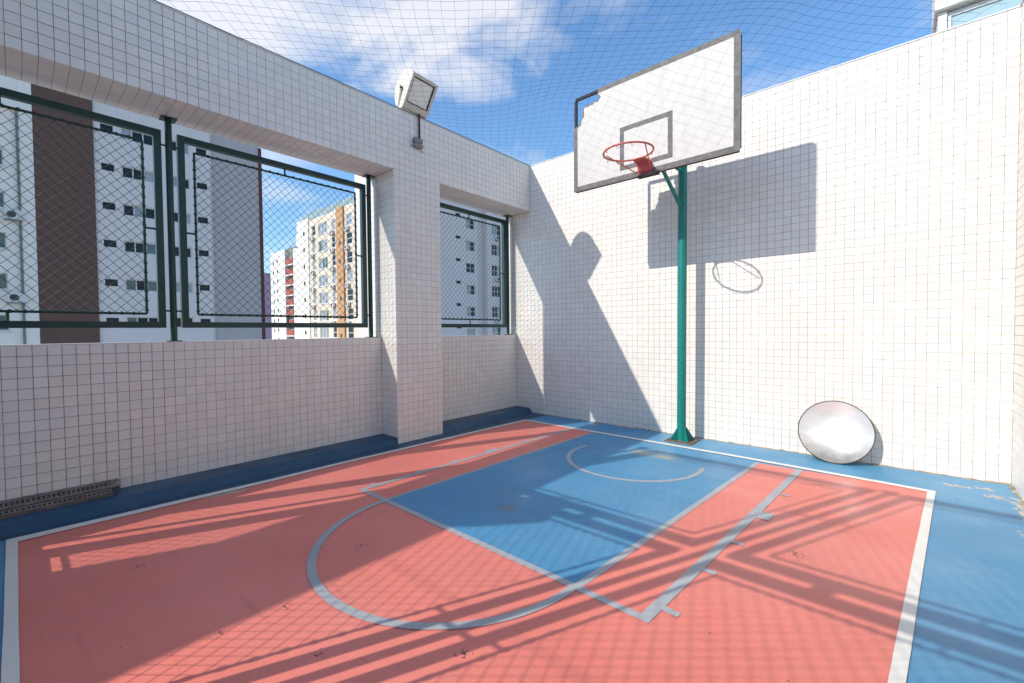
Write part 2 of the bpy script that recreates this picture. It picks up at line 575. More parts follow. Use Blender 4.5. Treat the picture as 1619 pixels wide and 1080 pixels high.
br.color(br.mix(br.ramp(br.noise(0.8, 5), 0.3, 0.8), bk.outputs['Color'], (0.14, 0.072, 0.055)))
BROWN = br.m
GREENRAIL = glassy('green_rooftop_glass', (0.26, 0.33, 0.31), 0.2, 0.25, 0.6)

# ------------------------------------------------------------------ the setting: ground, podium, court floor and its paint
gd = MB().sheet([(-900, -900), (900, -900), (900, 900), (-900, 900)], -14.0).build('ground', plain('city_ground', (0.36, 0.33, 0.29), 0.95, var=0.3, scale=0.05))
tag(gd, kind='structure')
pd = MB().box(-0.9, 5.7, -12.6, 0.6, -13.99, -0.32).build('podium', CONCRETE)
tag(pd, kind='structure')
floor = MB().box(-0.8, 5.6, -12.5, 0.5, -0.30, 0.0).build('court_floor', BLUE)
tag(floor, kind='structure')

red = [(0.302, -0.52), (1.44, -0.545), (1.40, -1.91), (1.36, -3.545), (3.145, -3.56), (3.23, -2.49), (3.36, -0.655), (4.41, -0.62), (4.59, -0.632),
       (4.548, -1.17), (4.38, -3.30), (4.225, -5.47), (0.145, -5.47), (0.175, -4.67), (0.20, -4.0), (0.185, -3.42)]
MB().sheet(red, 0.0012).build('red_court_area', RED, floor)
MB().sheet([(1.44, -0.55), (1.40, -1.91), (1.36, -3.55), (3.145, -3.56), (3.23, -2.49), (3.36, -0.65)], 0.0022).build('blue_key_area', BLUEK, floor)


def strip(name, a, b, mat, z, j=0.0012, step=0.30):
    """a painted band between two polylines a, b (outer, inner), cut into short pieces with slightly uneven edges"""
    def resample(pl, n):
        L = [0]
        for p, q in zip(pl, pl[1:]):
            L.append(L[-1]+math.dist(p, q))
        out = []
        for i in range(n+1):
            t = L[-1]*i/n
            k = 0
            while k < len(pl)-2 and L[k+1] < t:
                k += 1
            f = (t-L[k])/max(1e-9, L[k+1]-L[k])
            out.append((pl[k][0]+(pl[k+1][0]-pl[k][0])*f, pl[k][1]+(pl[k+1][1]-pl[k][1])*f))
        return out
    ln = sum(math.dist(p, q) for p, q in zip(a, a[1:]))
    n = max(1, int(ln/step))
    A, B_ = resample(a, n), resample(b, n)
    mb = MB()
    vs = []
    for p, q in zip(A, B_):
        vs += [(p[0]+random.uniform(-j, j), p[1]+random.uniform(-j, j), z), (q[0]+random.uniform(-j, j), q[1]+random.uniform(-j, j), z)]
    mb.add(vs, [(2*i, 2*i+1, 2*i+3, 2*i+2) for i in range(n)])
    return mb.build(name, mat, floor)


def offset_line(p, q, wd):
    d = Vector((q[0]-p[0], q[1]-p[1])).normalized()
    n = Vector((-d.y, d.x))*wd/2
    return [(p[0]+n.x, p[1]+n.y), (q[0]+n.x, q[1]+n.y)], [(p[0]-n.x, p[1]-n.y), (q[0]-n.x, q[1]-n.y)]


ZW = 0.0054
strip('white_border_line', [(0.273, -0.488), (1.14, -0.495), (3.11, -0.520), (4.394, -0.58), (4.619, -0.598)], [(0.332, -0.545), (1.16, -0.553), (3.12, -0.585), (4.393, -0.643), (4.568, -0.656)], WHITE_L, ZW)
strip('white_border_line', [(4.619, -0.600), (4.574, -1.15), (4.407, -3.278), (4.235, -5.50)], [(4.567, -0.660), (4.523, -1.19), (4.355, -3.32), (4.190, -5.45)], WHITE_L, ZW+0.0005)
strip('white_border_line', [(0.273, -0.490), (0.170, -3.408), (0.163, -3.991), (0.128, -4.663), (0.089, -5.501)], [(0.328, -0.550), (0.228, -3.437), (0.232, -4.019), (0.206, -4.677), (0.181, -5.456)], WHITE_L, ZW+0.001)
strip('white_border_line', [(0.089, -5.503), (1.83, -5.498), (4.235, -5.502)], [(0.181, -5.454), (1.88, -5.452), (4.190, -5.452)], WHITE_L, ZW+0.0015)
ZG = 0.0032
for a, b, wd, dz in (((1.456, -0.545), (1.375, -3.53), 0.030, 0), ((3.362, -0.655), (3.148, -3.56), 0.045, 0.0002), ((1.01, -3.548), (3.545, -3.566), 0.045, 0.0005),
                     ((3.711, -0.640), (3.517, -3.588), 0.058, 0.0008), ((1.125, -0.560), (1.03, -3.57), 0.050, 0.0008)):
    A_, B2 = offset_line(a, b, wd)
    strip('grey_court_line', A_, B2, GREY_L, ZG+dz)
for x, y, wd, ln in ((3.68, -1.45, 0.030, 0.080), (3.632, -1.985, 0.145, 0.10), (3.605, -2.53, 0.035, 0.080), (3.575, -2.97, 0.04, 0.080), (3.545, -3.44, 0.04, 0.085)):
    A_, B2 = offset_line((x, y), (x+ln, y-0.004), wd)
    strip('lane_mark', A_, B2, GREY_L, ZG+0.0012, step=0.04)
for x, y, wd, ln in ((1.035, -3.43, 0.04, 0.075), (1.05, -2.97, 0.04, 0.075), (1.06, -2.53, 0.04, 0.075), (1.08, -2.02, 0.145, 0.09), (1.10, -1.46, 0.035, 0.075)):
    A_, B2 = offset_line((x, y), (x-ln, y+0.004), wd)
    strip('lane_mark', A_, B2, GREY_L, ZG+0.0012, step=0.04)


def arc(name, cx, cy, r, a0, a1, wd, z):
    n = 60
    P = [(math.cos(math.radians(a0+(a1-a0)*i/n)), math.sin(math.radians(a0+(a1-a0)*i/n))) for i in range(n+1)]
    strip(name, [(cx+x*(r+wd/2), cy+y*(r+wd/2)) for x, y in P], [(cx+x*(r-wd/2), cy+y*(r-wd/2)) for x, y in P], GREY_L, z, j=0.0015, step=0.06)


arc('free_throw_arc', 2.262, -3.562, 0.875, 180, 360, 0.048, ZG+0.0016)
arc('hoop_arc', 2.372, -1.318, 0.652, 167, 373, 0.042, ZG)

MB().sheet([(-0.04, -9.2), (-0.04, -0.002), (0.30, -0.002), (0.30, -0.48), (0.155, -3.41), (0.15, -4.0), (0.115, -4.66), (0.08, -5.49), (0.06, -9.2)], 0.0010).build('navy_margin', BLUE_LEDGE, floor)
# crumbling mortar fillet where floor meets the far and right walls
fm_ = MT('crumbling_tan_mortar', 0.95)
fm_.color(fm_.mix(fm_.ramp(fm_.noise(16, 6, 0.7), 0.35, 0.7), (0.50, 0.41, 0.29), (0.16, 0.12, 0.08)))
mb = MB()
for (ax_, a0_, a1_) in (('x', -0.03, 5.1), ('y', -5.7, 0.0)):
    n_ = int((a1_-a0_)/0.04)
    vs_ = []
    for i in range(n_+1):
        t_ = a0_+(a1_-a0_)*i/n_
        w_, h_ = 0.004+0.016*random.random()**2, 0.003+0.012*random.random()**2
        if ax_ == 'x':
            vs_ += [(t_, 0.0, h_), (t_, -w_, 0.0012)]
        else:
            vs_ += [(5.1, t_, h_*1.6), (5.1-w_*2.0, t_, 0.0012)]
    mb.add(vs_, [(2*i, 2*i+1, 2*i+3, 2*i+2) for i in range(n_)])
mb.build('mortar_fillet', fm_.m, floor)
# painted mortar ledge along the foot of the left parapet
for ya, yb in ((-8.6, -2.508), (-1.826, -0.001)):
    prof = [(-0.33, 0.0), (-0.33, 0.078), (-0.075, 0.076), (-0.05, 0.070), (-0.035, 0.058), (0.012, 0.0)]
    mb = MB()
    n = max(2, int((yb-ya)/0.25))
    vs = []
    for i in range(n+1):
        y = ya+(yb-ya)*i/n
        for k, (x, z) in enumerate(prof):
            e = 0.006 if k in (2, 3, 4) else 0
            vs.append((x+random.uniform(-e, e), y, z+random.uniform(-e, e)*0.5))
    k = len(prof)
    fs = [(i*k+j, (i+1)*k+j, (i+1)*k+j+1, i*k+j+1) for i in range(n) for j in range(k-1)]
    fs += [tuple(range(k)), tuple(n*k+j for j in range(k-1, -1, -1))]
    mb.add(vs, fs)
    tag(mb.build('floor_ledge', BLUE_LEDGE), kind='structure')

# ------------------------------------------------------------------ tiled walls
P, Q = 0.075, 0.0781          # tile pitch across and up
ROWS = [0.0]+[0.075+Q*i for i in range(50)]
ZTOP = ROWS[-1]               # 3.9019
ZL = ROWS[41]                 # underside of the lintel, 3.199
ZP = ROWS[16]                 # parapet top, 1.2465
Y0 = -2.5036
GAP, TH = 0.0030, 0.0024


def project(p):
    v = Vector(p)-CAM
    z = v.dot(fw)
    if z < 0.05:
        return None
    return IW/2+FPX*v.dot(RT)/z, IH/2-FPX*v.dot(UP)/z


def quad_area(c, u, v, su, sv, n):
    if (CAM-c).dot(n) <= 0.02:
        return 0
    ps = []
    for a, b in ((-1, -1), (1, -1), (1, 1), (-1, 1)):
        q = project(c+u*(a*su/2)+v*(b*sv/2))
        if q is None:
            return 0
        ps.append(q)
    cx = sum(p_[0] for p_ in ps)/4
    cy = sum(p_[1] for p_ in ps)/4
    if not (-4 < cx < IW+4 and -4 < cy < IH+4):
        return 0
    return abs(sum(ps[i][0]*ps[(i+1) % 4][1]-ps[(i+1) % 4][0]*ps[i][1] for i in range(4)))/2


def tile_geo(mb, c, u, v, n, su, sv):
    a, b = su/2-GAP/2, sv/2-GAP/2
    if a < 0.004 or b < 0.004:
        return
    t1, t2, dz = random.uniform(-.0006, .0006), random.uniform(-.0006, .0006), random.uniform(-.0003, .0003)
    bv = 0.0009
    vs = []
    for sx, sy in ((-1, -1), (1, -1), (1, 1), (-1, 1)):
        vs.append(c+u*(sx*a)+v*(sy*b)-n*TH)
    for sx, sy in ((-1, -1), (1, -1), (1, 1), (-1, 1)):
        vs.append(c+u*(sx*a)+v*(sy*b)+n*(dz+sx*t1+sy*t2-bv*0.8))
    for sx, sy in ((-1, -1), (1, -1), (1, 1), (-1, 1)):
        vs.append(c+u*(sx*(a-bv))+v*(sy*(b-bv))+n*(dz+sx*t1+sy*t2))
    fs = [(8, 9, 10, 11)]
    for k in (0, 4):
        for i in range(4):
            j = (i+1) % 4
            fs.append((k+i, k+j, k+4+j, k+4+i))
    mb.add(vs, fs)


UNIT = None


def unit_tile():
    global UNIT
    if UNIT is None:
        mb = MB()
        st = random.getstate()
        tile_geo(mb, Vector((0, 0, 0)), Vector((1, 0, 0)), Vector((0, 1, 0)), Vector((0, 0, 1)), P, Q)
        random.setstate(st)
        UNIT = mb.mesh('tile', TILE)
    return UNIT


def joints(a, b, origin, pitch):
    k0 = math.ceil((a-origin)/pitch+1e-6)
    out = [a]
    k = k0
    while origin+k*pitch < b-1e-6:
        out.append(origin+k*pitch)
        k += 1
    out.append(b)
    # drop slivers
    res = [out[0]]
    for x in out[1:-1]:
        if x-res[-1] > 0.012:
            res.append(x)
    if out[-1]-res[-1] < 0.012 and len(res) > 1:
        res[-1] = out[-1]
    else:
        res.append(out[-1])
    return res


def face_tiles(lst, part, o, u, v, n, us, vs):
    o, u, v, n = Vector(o), Vector(u), Vector(v), Vector(n)
    for a, b in zip(us, us[1:]):
        for c, d in zip(vs, vs[1:]):
            lst.append((part, o+u*((a+b)/2)+v*((c+d)/2), u, v, n, b-a, d-c))


def lay(lst, limit):
    """the largest tiles in view become objects of their own, the rest one mesh per part"""
    def isfull(t):
        return abs(t[5]-P) < 0.003 and abs(t[6]-Q) < 0.0045
    order = sorted((i for i, t in enumerate(lst) if isfull(t)), key=lambda i: -quad_area(lst[i][1], lst[i][2], lst[i][3], lst[i][5], lst[i][6], lst[i][4]))
    single = set(order[:limit])
    rest = {}
    for i, (part, c, u, v, n, su, sv) in enumerate(lst):
        if i in single:
            o = bpy.data.objects.new('tile', unit_tile())
            COL.objects.link(o)
            o.parent = part
            o.location = c-Vector(ORI.get(part.name, (0, 0, 0)))
            M = Matrix((u, v, n)).transposed().to_4x4()
            R = Matrix.Rotation(random.uniform(-.008, .008), 4, 'X') @ Matrix.Rotation(random.uniform(-.008, .008), 4, 'Y')
            o.rotation_euler = (M @ R).to_euler()
            o.scale = (su/P, sv/Q, 1)
        else:
            tile_geo(rest.setdefault(part.name, (part, MB()))[1], c, u, v, n, su, sv)
    for part, mb in rest.values():
        t = mb.build('tiles', TILE, part)
        tag(t, kind='stuff')


X, Y, Z = Vector((1, 0, 0)), Vector((0, 1, 0)), Vector((0, 0, 1))
e = TH-0.0004
# far wall behind the hoop
bw = empty('tiled_wall', (2.5, 0.1, 0))
tag(bw, 'tall white tiled wall behind the basketball hoop with shadows on it', 'wall')
bwc = MB().box(-0.51, 5.35, e, 0.22, 0, ZTOP-0.002).build('wall_core', GROUT, bw)
MB().box(-0.51, 5.35, -0.006, 0.23, ZTOP, ZTOP+0.012).build('coping', PLASTER, bw)
T = []
face_tiles(T, bwc, (0, 0, 0), X, Z, -Y, joints(-0.51, 5.1, 0.002, P), ROWS)
lay(T, 300)

# right wall
rw = empty('tiled_wall', (5.2, -5, 0))
tag(rw, 'white tiled side wall at the right edge of the court', 'wall')
rwc = MB().box(5.1+e, 5.34, -12.4, -0.001, 0, ZTOP-0.002).build('wall_core', GROUT, rw)
MB().box(5.094, 5.345, -12.4, -0.008, ZTOP, ZTOP+0.012).build('coping', PLASTER, rw)
T = []
face_tiles(T, rwc, (5.1, 0, 0), -Y, Z, -X, joints(0.0, 7.0, 0.0, P), ROWS)
lay(T, 60)

# left wall: parapet, columns, lintel
lw = empty('tiled_wall', (-0.25, -5, 0))
tag(lw, 'white tiled wall with two open bays under a lintel on the left', 'wall')
W = -0.51
CA, CB = Y0, Y0+9*P                  # column between the bays
DA, DB = -9.26, -8.60                # column at the near end of the long bay
XP = -0.318
par1 = MB().box(W, XP-e, DB, CA-0.001, 0, ZP-0.004).build('parapet', GROUT, lw)
par2 = MB().box(W, XP-e, CB+0.001, -0.002, 0, ZP-0.004).build('parapet', GROUT, lw)
for pa, ya, yb in ((par1, DB, CA), (par2, CB, 0.0)):
    MB().box(W-0.012, XP+0.001, ya+0.002, yb-0.006, ZP-0.003, ZP+0.004).build('sill', PLASTER, pa)
col1 = MB().box(W, -e, CA+e, CB-e, 0, ZL-0.001).build('column', GROUT, lw)
col2 = MB().box(W, -e, DA+e, DB-e, 0, ZL-0.001).build('column', GROUT, lw)
lin = MB().box(W, -e, -12.4, -0.003, ZL+e, ZTOP-0.002).build('lintel', GROUT, lw)
MB().box(W-0.01, 0.004, -12.4, -0.008, ZTOP, ZTOP+0.010).build('coping', PLASTER, lin)
end = MB().box(W, -e, -12.4, DA-0.001, 0, ZL-0.001).build('end_panel', GROUT, lw)
T = []
for pa, ya, yb in ((par1, DB, CA), (par2, CB, 0.0)):
    face_tiles(T, pa, (XP, 0, 0), -Y, Z, X, joints(-yb, -ya, -Y0, P), ROWS[1:17])
face_tiles(T, col1, (0, 0, 0), -Y, Z, X, joints(-CB, -CA, -Y0, P), ROWS[:42])
face_tiles(T, col2, (0, 0, 0), -Y, Z, X, joints(-DB, -DA, -Y0, P), ROWS[:42])
dx = [(-W)*i/7 for i in range(8)]
face_tiles(T, col1, (W, CA, 0), X, Z, -Y, dx, ROWS[16:42])
face_tiles(T, col1, (XP, CA, 0), X, Z, -Y, [0, 0.075, 0.15, 0.24, 0.318], ROWS[1:17])
face_tiles(T, col1, (W, CB, 0), -X, Z, Y, [-x for x in reversed(dx)], ROWS[16:42])
face_tiles(T, col2, (W, DB, 0), -X, Z, Y, [-x for x in reversed(dx)], ROWS[16:42])
face_tiles(T, lin, (0, 0, 0), -Y, Z, X, joints(0.0, 12.4, -Y0, P), ROWS[41:])
for ya, yb in ((DB, CA), (CB, 0.0)):
    face_tiles(T, lin, (W, 0, ZL), Y, X, -Z, joints(ya, yb, Y0, P), dx)
face_tiles(T, end, (0, 0, 0), -Y, Z, X, joints(-DA, 12.4, -Y0, P), ROWS[:42])
lay(T, 300)

# ------------------------------------------------------------------ fences


def chain(mb, axis, c, a0, a1, z0, z1, dw=0.076, dh=0.080, r=0.0020):
    """diamond wire mesh in a vertical plane"""
    s_ = dh/dw
    H_ = z1-z0
    for sgn in (1, -1):
        n = int(((a1-a0)+H_/s_)/dw)+2
        for i in range(n+1):
            a = a0-H_/s_+i*dw if sgn > 0 else a0+i*dw
            # line: point (a, z0) -> (a + sgn*H/s, z1)
            p = [a, z0]
            q = [a+sgn*H_/s_, z1]
            if sgn < 0:
                pass
            d = (q[0]-p[0])
            t0, t1 = 0.0, 1.0
            for lo, hi in ((a0, a1),):
                ta, tb = (lo-p[0])/d, (hi-p[0])/d
                t0, t1 = max(t0, min(ta, tb)), min(t1, max(ta, tb))
            if t1-t0 < 1e-3:
                continue
            pts = []
            for t in (t0, t1):
                pts.append((p[0]+d*t, z0+H_*t))
            off = sgn*0.0016
            w3 = [((c+off, y, z) if axis == 'x' else (y, c+off, z)) for y, z in pts]
            mb.tube(w3[0], w3[1], r, 4, False)


def bar(mb, axis, c, a0, z0, a1, z1, half, round_=True):
    p = (c, a0, z0) if axis == 'x' else (a0, c, z0)
    q = (c, a1, z1) if axis == 'x' else (a1, c, z1)
    if round_:
        mb.tube(p, q, half, 12)
    else:
        mb.sq(p, q, half)


def panel(root, axis, c, a0, a1, z0, z1, gap=0.10, t=0.026, ti=0.010, ties=(0.5,)):
    """one framed panel: outer tube frame, inner rod frame with wire mesh, short ties"""
    f = MB()
    for aa, zz, ab, zb in ((a0-t, z0, a1+t, z0), (a0-t, z1, a1+t, z1), (a0, z0+t, a0, z1-t), (a1, z0+t, a1, z1-t)):
        bar(f, axis, c, aa, zz, ab, zb, t, False)
    fr = f.build('panel_frame', FENCE, root)
    i0, i1, k0, k1 = a0+gap, a1-gap, z0+gap*0.95, z1-gap*0.95
    f = MB()
    for aa, zz, ab, zb in ((i0, k0, i1, k0), (i0, k1, i1, k1), (i0, k0, i0, k1), (i1, k0, i1, k1)):
        bar(f, axis, c, aa, zz, ab, zb, ti)
    # hooked wire ends bound round the rods
    n = int((i1-i0)/0.076)
    for i in range(n):
        a = i0+0.03+i*0.076
        for kk in (k0, k1):
            bar(f, axis, c, a-0.006, kk, a+0.010, kk+0.003, ti*1.45)
    n = int((k1-k0)/0.08)
    for i in range(n):
        z = k0+0.03+i*0.08
        for aa in (i0, i1):
            bar(f, axis, c, aa, z-0.006, aa, z+0.010, ti*1.45)
    autosmooth(f.build('inner_frame', FENCE, fr))
    f = MB()
    chain(f, axis, c, i0, i1, k0, k1)
    f.build('wire_mesh', WIRE, fr)
    for s_ in ties:
        zm = k0+(k1-k0)*s_
        am = i0+(i1-i0)*s_
        for p in ((a0, zm, i0, zm), (i1, zm, a1, zm), (am, k1, am, z1), (am, z0, am, k0)):
            f = MB()
            bar(f, axis, c, *p, 0.009)
            autosmooth(f.build('tie', FENCE, fr))
    return fr


def post(root, axis, c, a, z0, z1, r=0.026, plates=True):
    f = MB()
    bar(f, axis, c, a, z0, a, z1, r)
    p = autosmooth(f.build('post', FENCE, root))
    if plates:
        x, y = (c, a) if axis == 'x' else (a, c)
        MB().box(x-0.055, x+0.055, y-0.055, y+0.055, z1-0.008, z1-0.0005).build('top_plate', FENCE, p)
        MB().box(x-0.05, x+0.05, y-0.05, y+0.05, z0+0.0005, z0+0.008).build('base_plate', FENCE, p)
    return p


XF = -0.435
ZF0, ZF1 = ZP+0.004, ZL-TH
fl = empty('wire_fence', (XF, -5.0, ZP))
tag(fl, 'dark green framed chain link fence filling the long bay left of the column', 'fence')
for y in (-4.503, -6.43, -2.570, -8.53):
    post(fl, 'x', XF, y, ZF0, ZF1)
for a, b in ((-4.420, -2.650), (-6.345, -4.585), (-8.45, -6.515)):
    panel(fl, 'x', XF, a, b, 1.397, 3.050)
# clips from frames to posts
for y0_, y1_ in ((-2.650, -2.570), (-4.503, -4.420), (-4.585, -4.503), (-6.43, -6.345), (-6.515, -6.43)):
    for z in (1.52, 2.96):
        f = MB()
        bar(f, 'x', XF, y0_, z, y1_, z, 0.008)
        autosmooth(f.build('clip', FENCE, fl))
f2 = empty('wire_fence', (XF, -0.9, ZP))
tag(f2, 'small green chain link fence in the narrow bay beside the far corner', 'fence')
post(f2, 'x', XF, -0.065, ZF0, ZF1)
post(f2, 'x', XF, -1.765, ZF0, ZF1)
panel(f2, 'x', XF, -1.69, -0.15, 1.397, 3.085, ties=(0.5,))
for z in (1.52, 2.96):
    f = MB()
    bar(f, 'x', XF, -0.15, z, -0.065, z, 0.008)
    autosmooth(f.build('clip', FENCE, f2))

# tall fence across the open end of the court, behind the viewer (its shadow lies on the floor)
YR = -5.84
kb = MB().bbox(0.02, 5.09, YR-0.08, YR+0.08, 0, 0.33, 0.008).build('kerb_wall', PLASTER)
tag(kb, 'low plastered kerb wall under the tall rear fence', 'wall')
f3 = empty('wire_fence', (2.5, YR, 0.33))
tag(f3, 'tall green two tier chain link fence whose shadow crosses the court', 'fence')
for x in (0.14, 2.212, 4.33, 5.05):
    post(f3, 'y', YR, x, 0.33, 3.93)
MB().box(0.322, 0.392, YR-0.035, YR+0.035, 0.331, 3.93).build('post', FENCE, f3)
for a, b in ((0.280, 2.094), (2.328, 4.235), (4.43, 4.97)):
    panel(f3, 'y', YR, a, b, 0.355, 2.345, t=0.028)
    panel(f3, 'y', YR, a, b, 2.485, 3.90, t=0.028)
for xa, xb in ((2.094, 2.212), (2.212, 2.328), (4.235, 4.33)):
    for z in (1.317, 3.2):
        f = MB()
        bar(f, 'y', YR, xa, z, xb, z, 0.012)
        autosmooth(f.build('clip', FENCE, f3))
for x in (1.42, 2.79):
    MB().box(x-0.05, x+0.05, YR-0.004, YR+0.004, 2.33, 2.50).build('joining_plate', FENCE, f3)

# ------------------------------------------------------------------ safety net over the court


def net_z(x, y):
    ed = min(1.0, max(0.0, x)/0.5, max(0.0, 5.1-x)/0.5, max(0.0, -y)/0.5, max(0.0, y+9.0)/0.5)
    ed = ed*ed*(3-2*ed)
    sag = -0.10*math.sin(math.pi*min(1, max(0, x/5.1)))*math.sin(math.pi*min(1, max(0, -y/9.0)))
    bx = max(0.0, 1.45-x, x-3.36)
    by = y+1.06
    # the top edge of the backboard holds the net up
    tent = 0.19*math.exp(-(bx/0.60)**2)*math.exp(-(math.sqrt(by*by+0.02)-0.14)/0.85)
    wav = 0.012*math.sin(2.1*x+1.3*y)+0.010*math.sin(3.7*y-1.1*x)
    return ZTOP+0.018+ed*(sag+tent+wav)


net = empty('safety_net', (2.5, -4.5, ZTOP))
tag(net, 'dark square mesh safety net stretched over the whole court', 'net')
CELL = 0.106
mb = MB()
h = CELL/math.sqrt(2)
rr = 0.0010
for fam in (1, -1):
    k = -140
    while k < 140:
        # lines x + fam*y = k*2h... points every cell
        pts = []
        for i in range(-160, 160):
            # parametrise along the line
            if fam == 1:
                x, y = k*h*1.0+i*h, -i*h
                x -= 0.0
            else:
                x, y = k*h*1.0+i*h, i*h-4.5
            jx = 0.006*math.sin(12.9*x+7.7*y)
            x2, y2 = x+jx, y+0.006*math.sin(9.1*x-5.3*y)
            pts.append((x2, y2))
        for p, q in zip(pts, pts[1:]):
            if 0.0 <= p[0] <= 5.1 and 0.0 <= q[0] <= 5.1 and -9.0 <= p[1] <= -0.0 and -9.0 <= q[1] <= -0.0:
                A_ = Vector((p[0], p[1], net_z(*p)))
                B_ = Vector((q[0], q[1], net_z(*q)))
                mb.tube(A_, B_, rr, 3, False)
        k += 2
nm = mb.build('net_cords', CORD, net)
mb = MB()
edge = [(0.006, -9.0), (0.006, 0.02), (5.12, 0.02), (5.12, -9.0)]
for p, q in zip(edge, edge[1:]+edge[:1]):
    n = 40
    for i in range(n):
        a = (p[0]+(q[0]-p[0])*i/n, p[1]+(q[1]-p[1])*i/n)
        b = (p[0]+(q[0]-p[0])*(i+1)/n, p[1]+(q[1]-p[1])*(i+1)/n)
        mb.tube((a[0], a[1], ZTOP+0.012+random.uniform(0, 0.003)), (b[0], b[1], ZTOP+0.012+random.uniform(0, 0.003)), 0.0035, 6)
mb.build('border_rope', CORD, net)

# ------------------------------------------------------------------ basketball hoop
PX, PY = 2.487, -0.275
hp = empty('basketball_hoop', (PX, PY, 0))
tag(hp, 'basketball hoop with broken white backboard on a teal pole', 'basketball hoop')
f = MB()
f.tube((PX-0.008, PY, 0.012), (PX+0.006, PY, 3.44), 0.050, 28)
pole = autosmooth(f.build('pole', TEAL, hp))
base = MB().bbox(PX-0.155, PX+0.155, PY-0.14, PY+0.16, 0.0, 0.013, 0.002).build('base_plate', RUST, hp)
for i in range(4):
    a = math.radians(45+90*i)
    dx_, dy_ = math.cos(a), math.sin(a)
    t = Vector((-dy_, dx_, 0))*0.005
    P0 = Vector((PX, PY, 0.0135))
    d = Vector((dx_, dy_, 0))
    tri = [P0+d*0.045, P0+d*0.145, P0+d*0.140+Z*0.02, P0+d*0.05+Z*0.155]
    vs = [p+t for p in tri]+[p-t for p in tri]
    MB().add(vs, [(0, 1, 2, 3), (7, 6, 5, 4), (0, 4, 5, 1), (1, 5, 6, 2), (2, 6, 7, 3), (3, 7, 4, 0)]).build('gusset', TEAL, hp)
for sx in (-1, 1):
    for sy in (-1, 1):
        f = MB()
        f.tube((PX+sx*0.125, PY+0.01+sy*0.12, 0.013), (PX+sx*0.125, PY+0.01+sy*0.12, 0.028), 0.013, 6)
        f.build('bolt', RUST, base)
# arms and strut carrying the board
YB = -1.05
BX0, BX1, BZ0, BZ1 = 1.512, 3.288, 2.935, 4.018
BXC = 0.5*(BX0+BX1)
for z in (3.15, 3.40):
    f = MB()
    f.tube((PX, PY-0.045, z), (BXC+0.06, YB+0.05, z), 0.024, 12)
    autosmooth(f.build('arm', TEAL, hp))
f = MB()
f.tube((PX-0.005, PY-0.045, 2.735), (2.475, YB+0.055, 3.13), 0.021, 14)
autosmooth(f.build('strut', TEAL, hp))
# broken board: outline with the bitten-off upper left corner
out = [(BX0, BZ0), (BX1, BZ0), (BX1, BZ1), (1.862, BZ1), (1.842, BZ1-0.03), (1.838, 3.962), (1.852, 3.935), (1.868, 3.915), (1.850, 3.890), (1.812, 3.878), (1.785, 3.884),
       (1.765, 3.868), (1.735, 3.873), (1.705, 3.864), (1.652, 3.868), (1.645, 3.82), (1.643, 3.765), (1.622, 3.742), (1.612, 3.715), (1.604, 3.682), (1.575, 3.668), (1.552, 3.672), (BX0, 3.655)]
n = len(out)
T2 = 0.009
import bmesh
from mathutils.geometry import tessellate_polygon


def flat_poly(mb, poly, y0, y1):
    vs = [(x, y0, z) for x, z in poly]+[(x, y1, z) for x, z in poly]
    tri = tessellate_polygon([[Vector((x, z, 0)) for x, z in poly]])
    m_ = len(poly)
    fs = []
    for t in tri:
        a, b, c = [poly[i] for i in t]
        ccw = (b[0]-a[0])*(c[1]-a[1])-(b[1]-a[1])*(c[0]-a[0]) > 0
        f1 = tuple(t) if ccw else tuple(reversed(t))
        fs.append(f1)                                   # faces -y
        fs.append(tuple(i+m_ for i in reversed(f1)))
    fs += [(i, m_+i, m_+(i+1) % m_, (i+1) % m_) for i in range(m_)]
    mb.add(vs, fs)


mb = MB()
flat_poly(mb, out, YB-T2, YB+T2)
brd = mb.build('backboard', BOARD, hp)
# raw torn edge
mb = MB()
for a, b in zip(out[3:], out[4:]):
    mb.tube((a[0], YB-0.002, a[1]), (b[0], YB-0.002, b[1]), random.uniform(0.008, 0.014), 5)
mb.build('torn_edge', WOODRAW, brd)
# steel angle round the back, bare where the panel is gone
for nm_, a, b in (('back_frame', (BX0+0.012, BZ0+0.012), (BX1-0.012, BZ0+0.012)), ('back_frame', (BX0+0.012, BZ1-0.012), (BX1-0.012, BZ1-0.012)),
                  ('back_frame', (BX0+0.012, BZ0+0.03), (BX0+0.012, BZ1-0.03)), ('back_frame', (BX1-0.012, BZ0+0.03), (BX1-0.012, BZ1-0.03)),
                  ('back_frame', (BXC+0.06, BZ0+0.03), (BXC+0.06, BZ1-0.03))):
    MB().sq((a[0], YB+0.026, a[1]), (b[0], YB+0.026, b[1]), 0.0145).build(nm_, STEELDARK, brd)


def stripe(nm_, pts, d=0.0018):
    mb = MB()
    flat_poly(mb, pts, YB-T2-d, YB-T2-0.0002)
    return mb.build(nm_, STRIPE, brd)


SW = 0.052
stripe('border_stripe', [(BX0+0.001, BZ0+0.001), (BX1-0.001, BZ0+0.001), (BX1-SW, BZ0+SW), (BX0+SW, BZ0+SW)])
stripe('border_stripe', [(BX1-0.001, BZ0+0.002), (BX1-0.001, BZ1-0.001), (BX1-SW, BZ1-SW), (BX1-SW, BZ0+SW+0.001)])
stripe('border_stripe', [(BX1-0.003, BZ1-0.001), (1.866, BZ1-0.001), (1.850, BZ1-0.025), (1.845, BZ1-SW), (2.2, BZ1-SW+0.002), (BX1-SW-0.001, BZ1-SW)])
stripe('border_stripe', [(BX0+0.001, BZ0+0.003), (BX0+SW, BZ0+SW+0.001), (BX0+SW, 3.66), (BX0+0.02, 3.655), (BX0+0.001, 3.645)])
IX0, IX1, IZ0, IZ1, IW_ = 2.102, 2.676, 3.036, 3.498, 0.048
stripe('target_square_stripe', [(IX0, IZ0), (IX1, IZ0), (IX1-IW_, IZ0+IW_), (IX0+IW_, IZ0+IW_)])
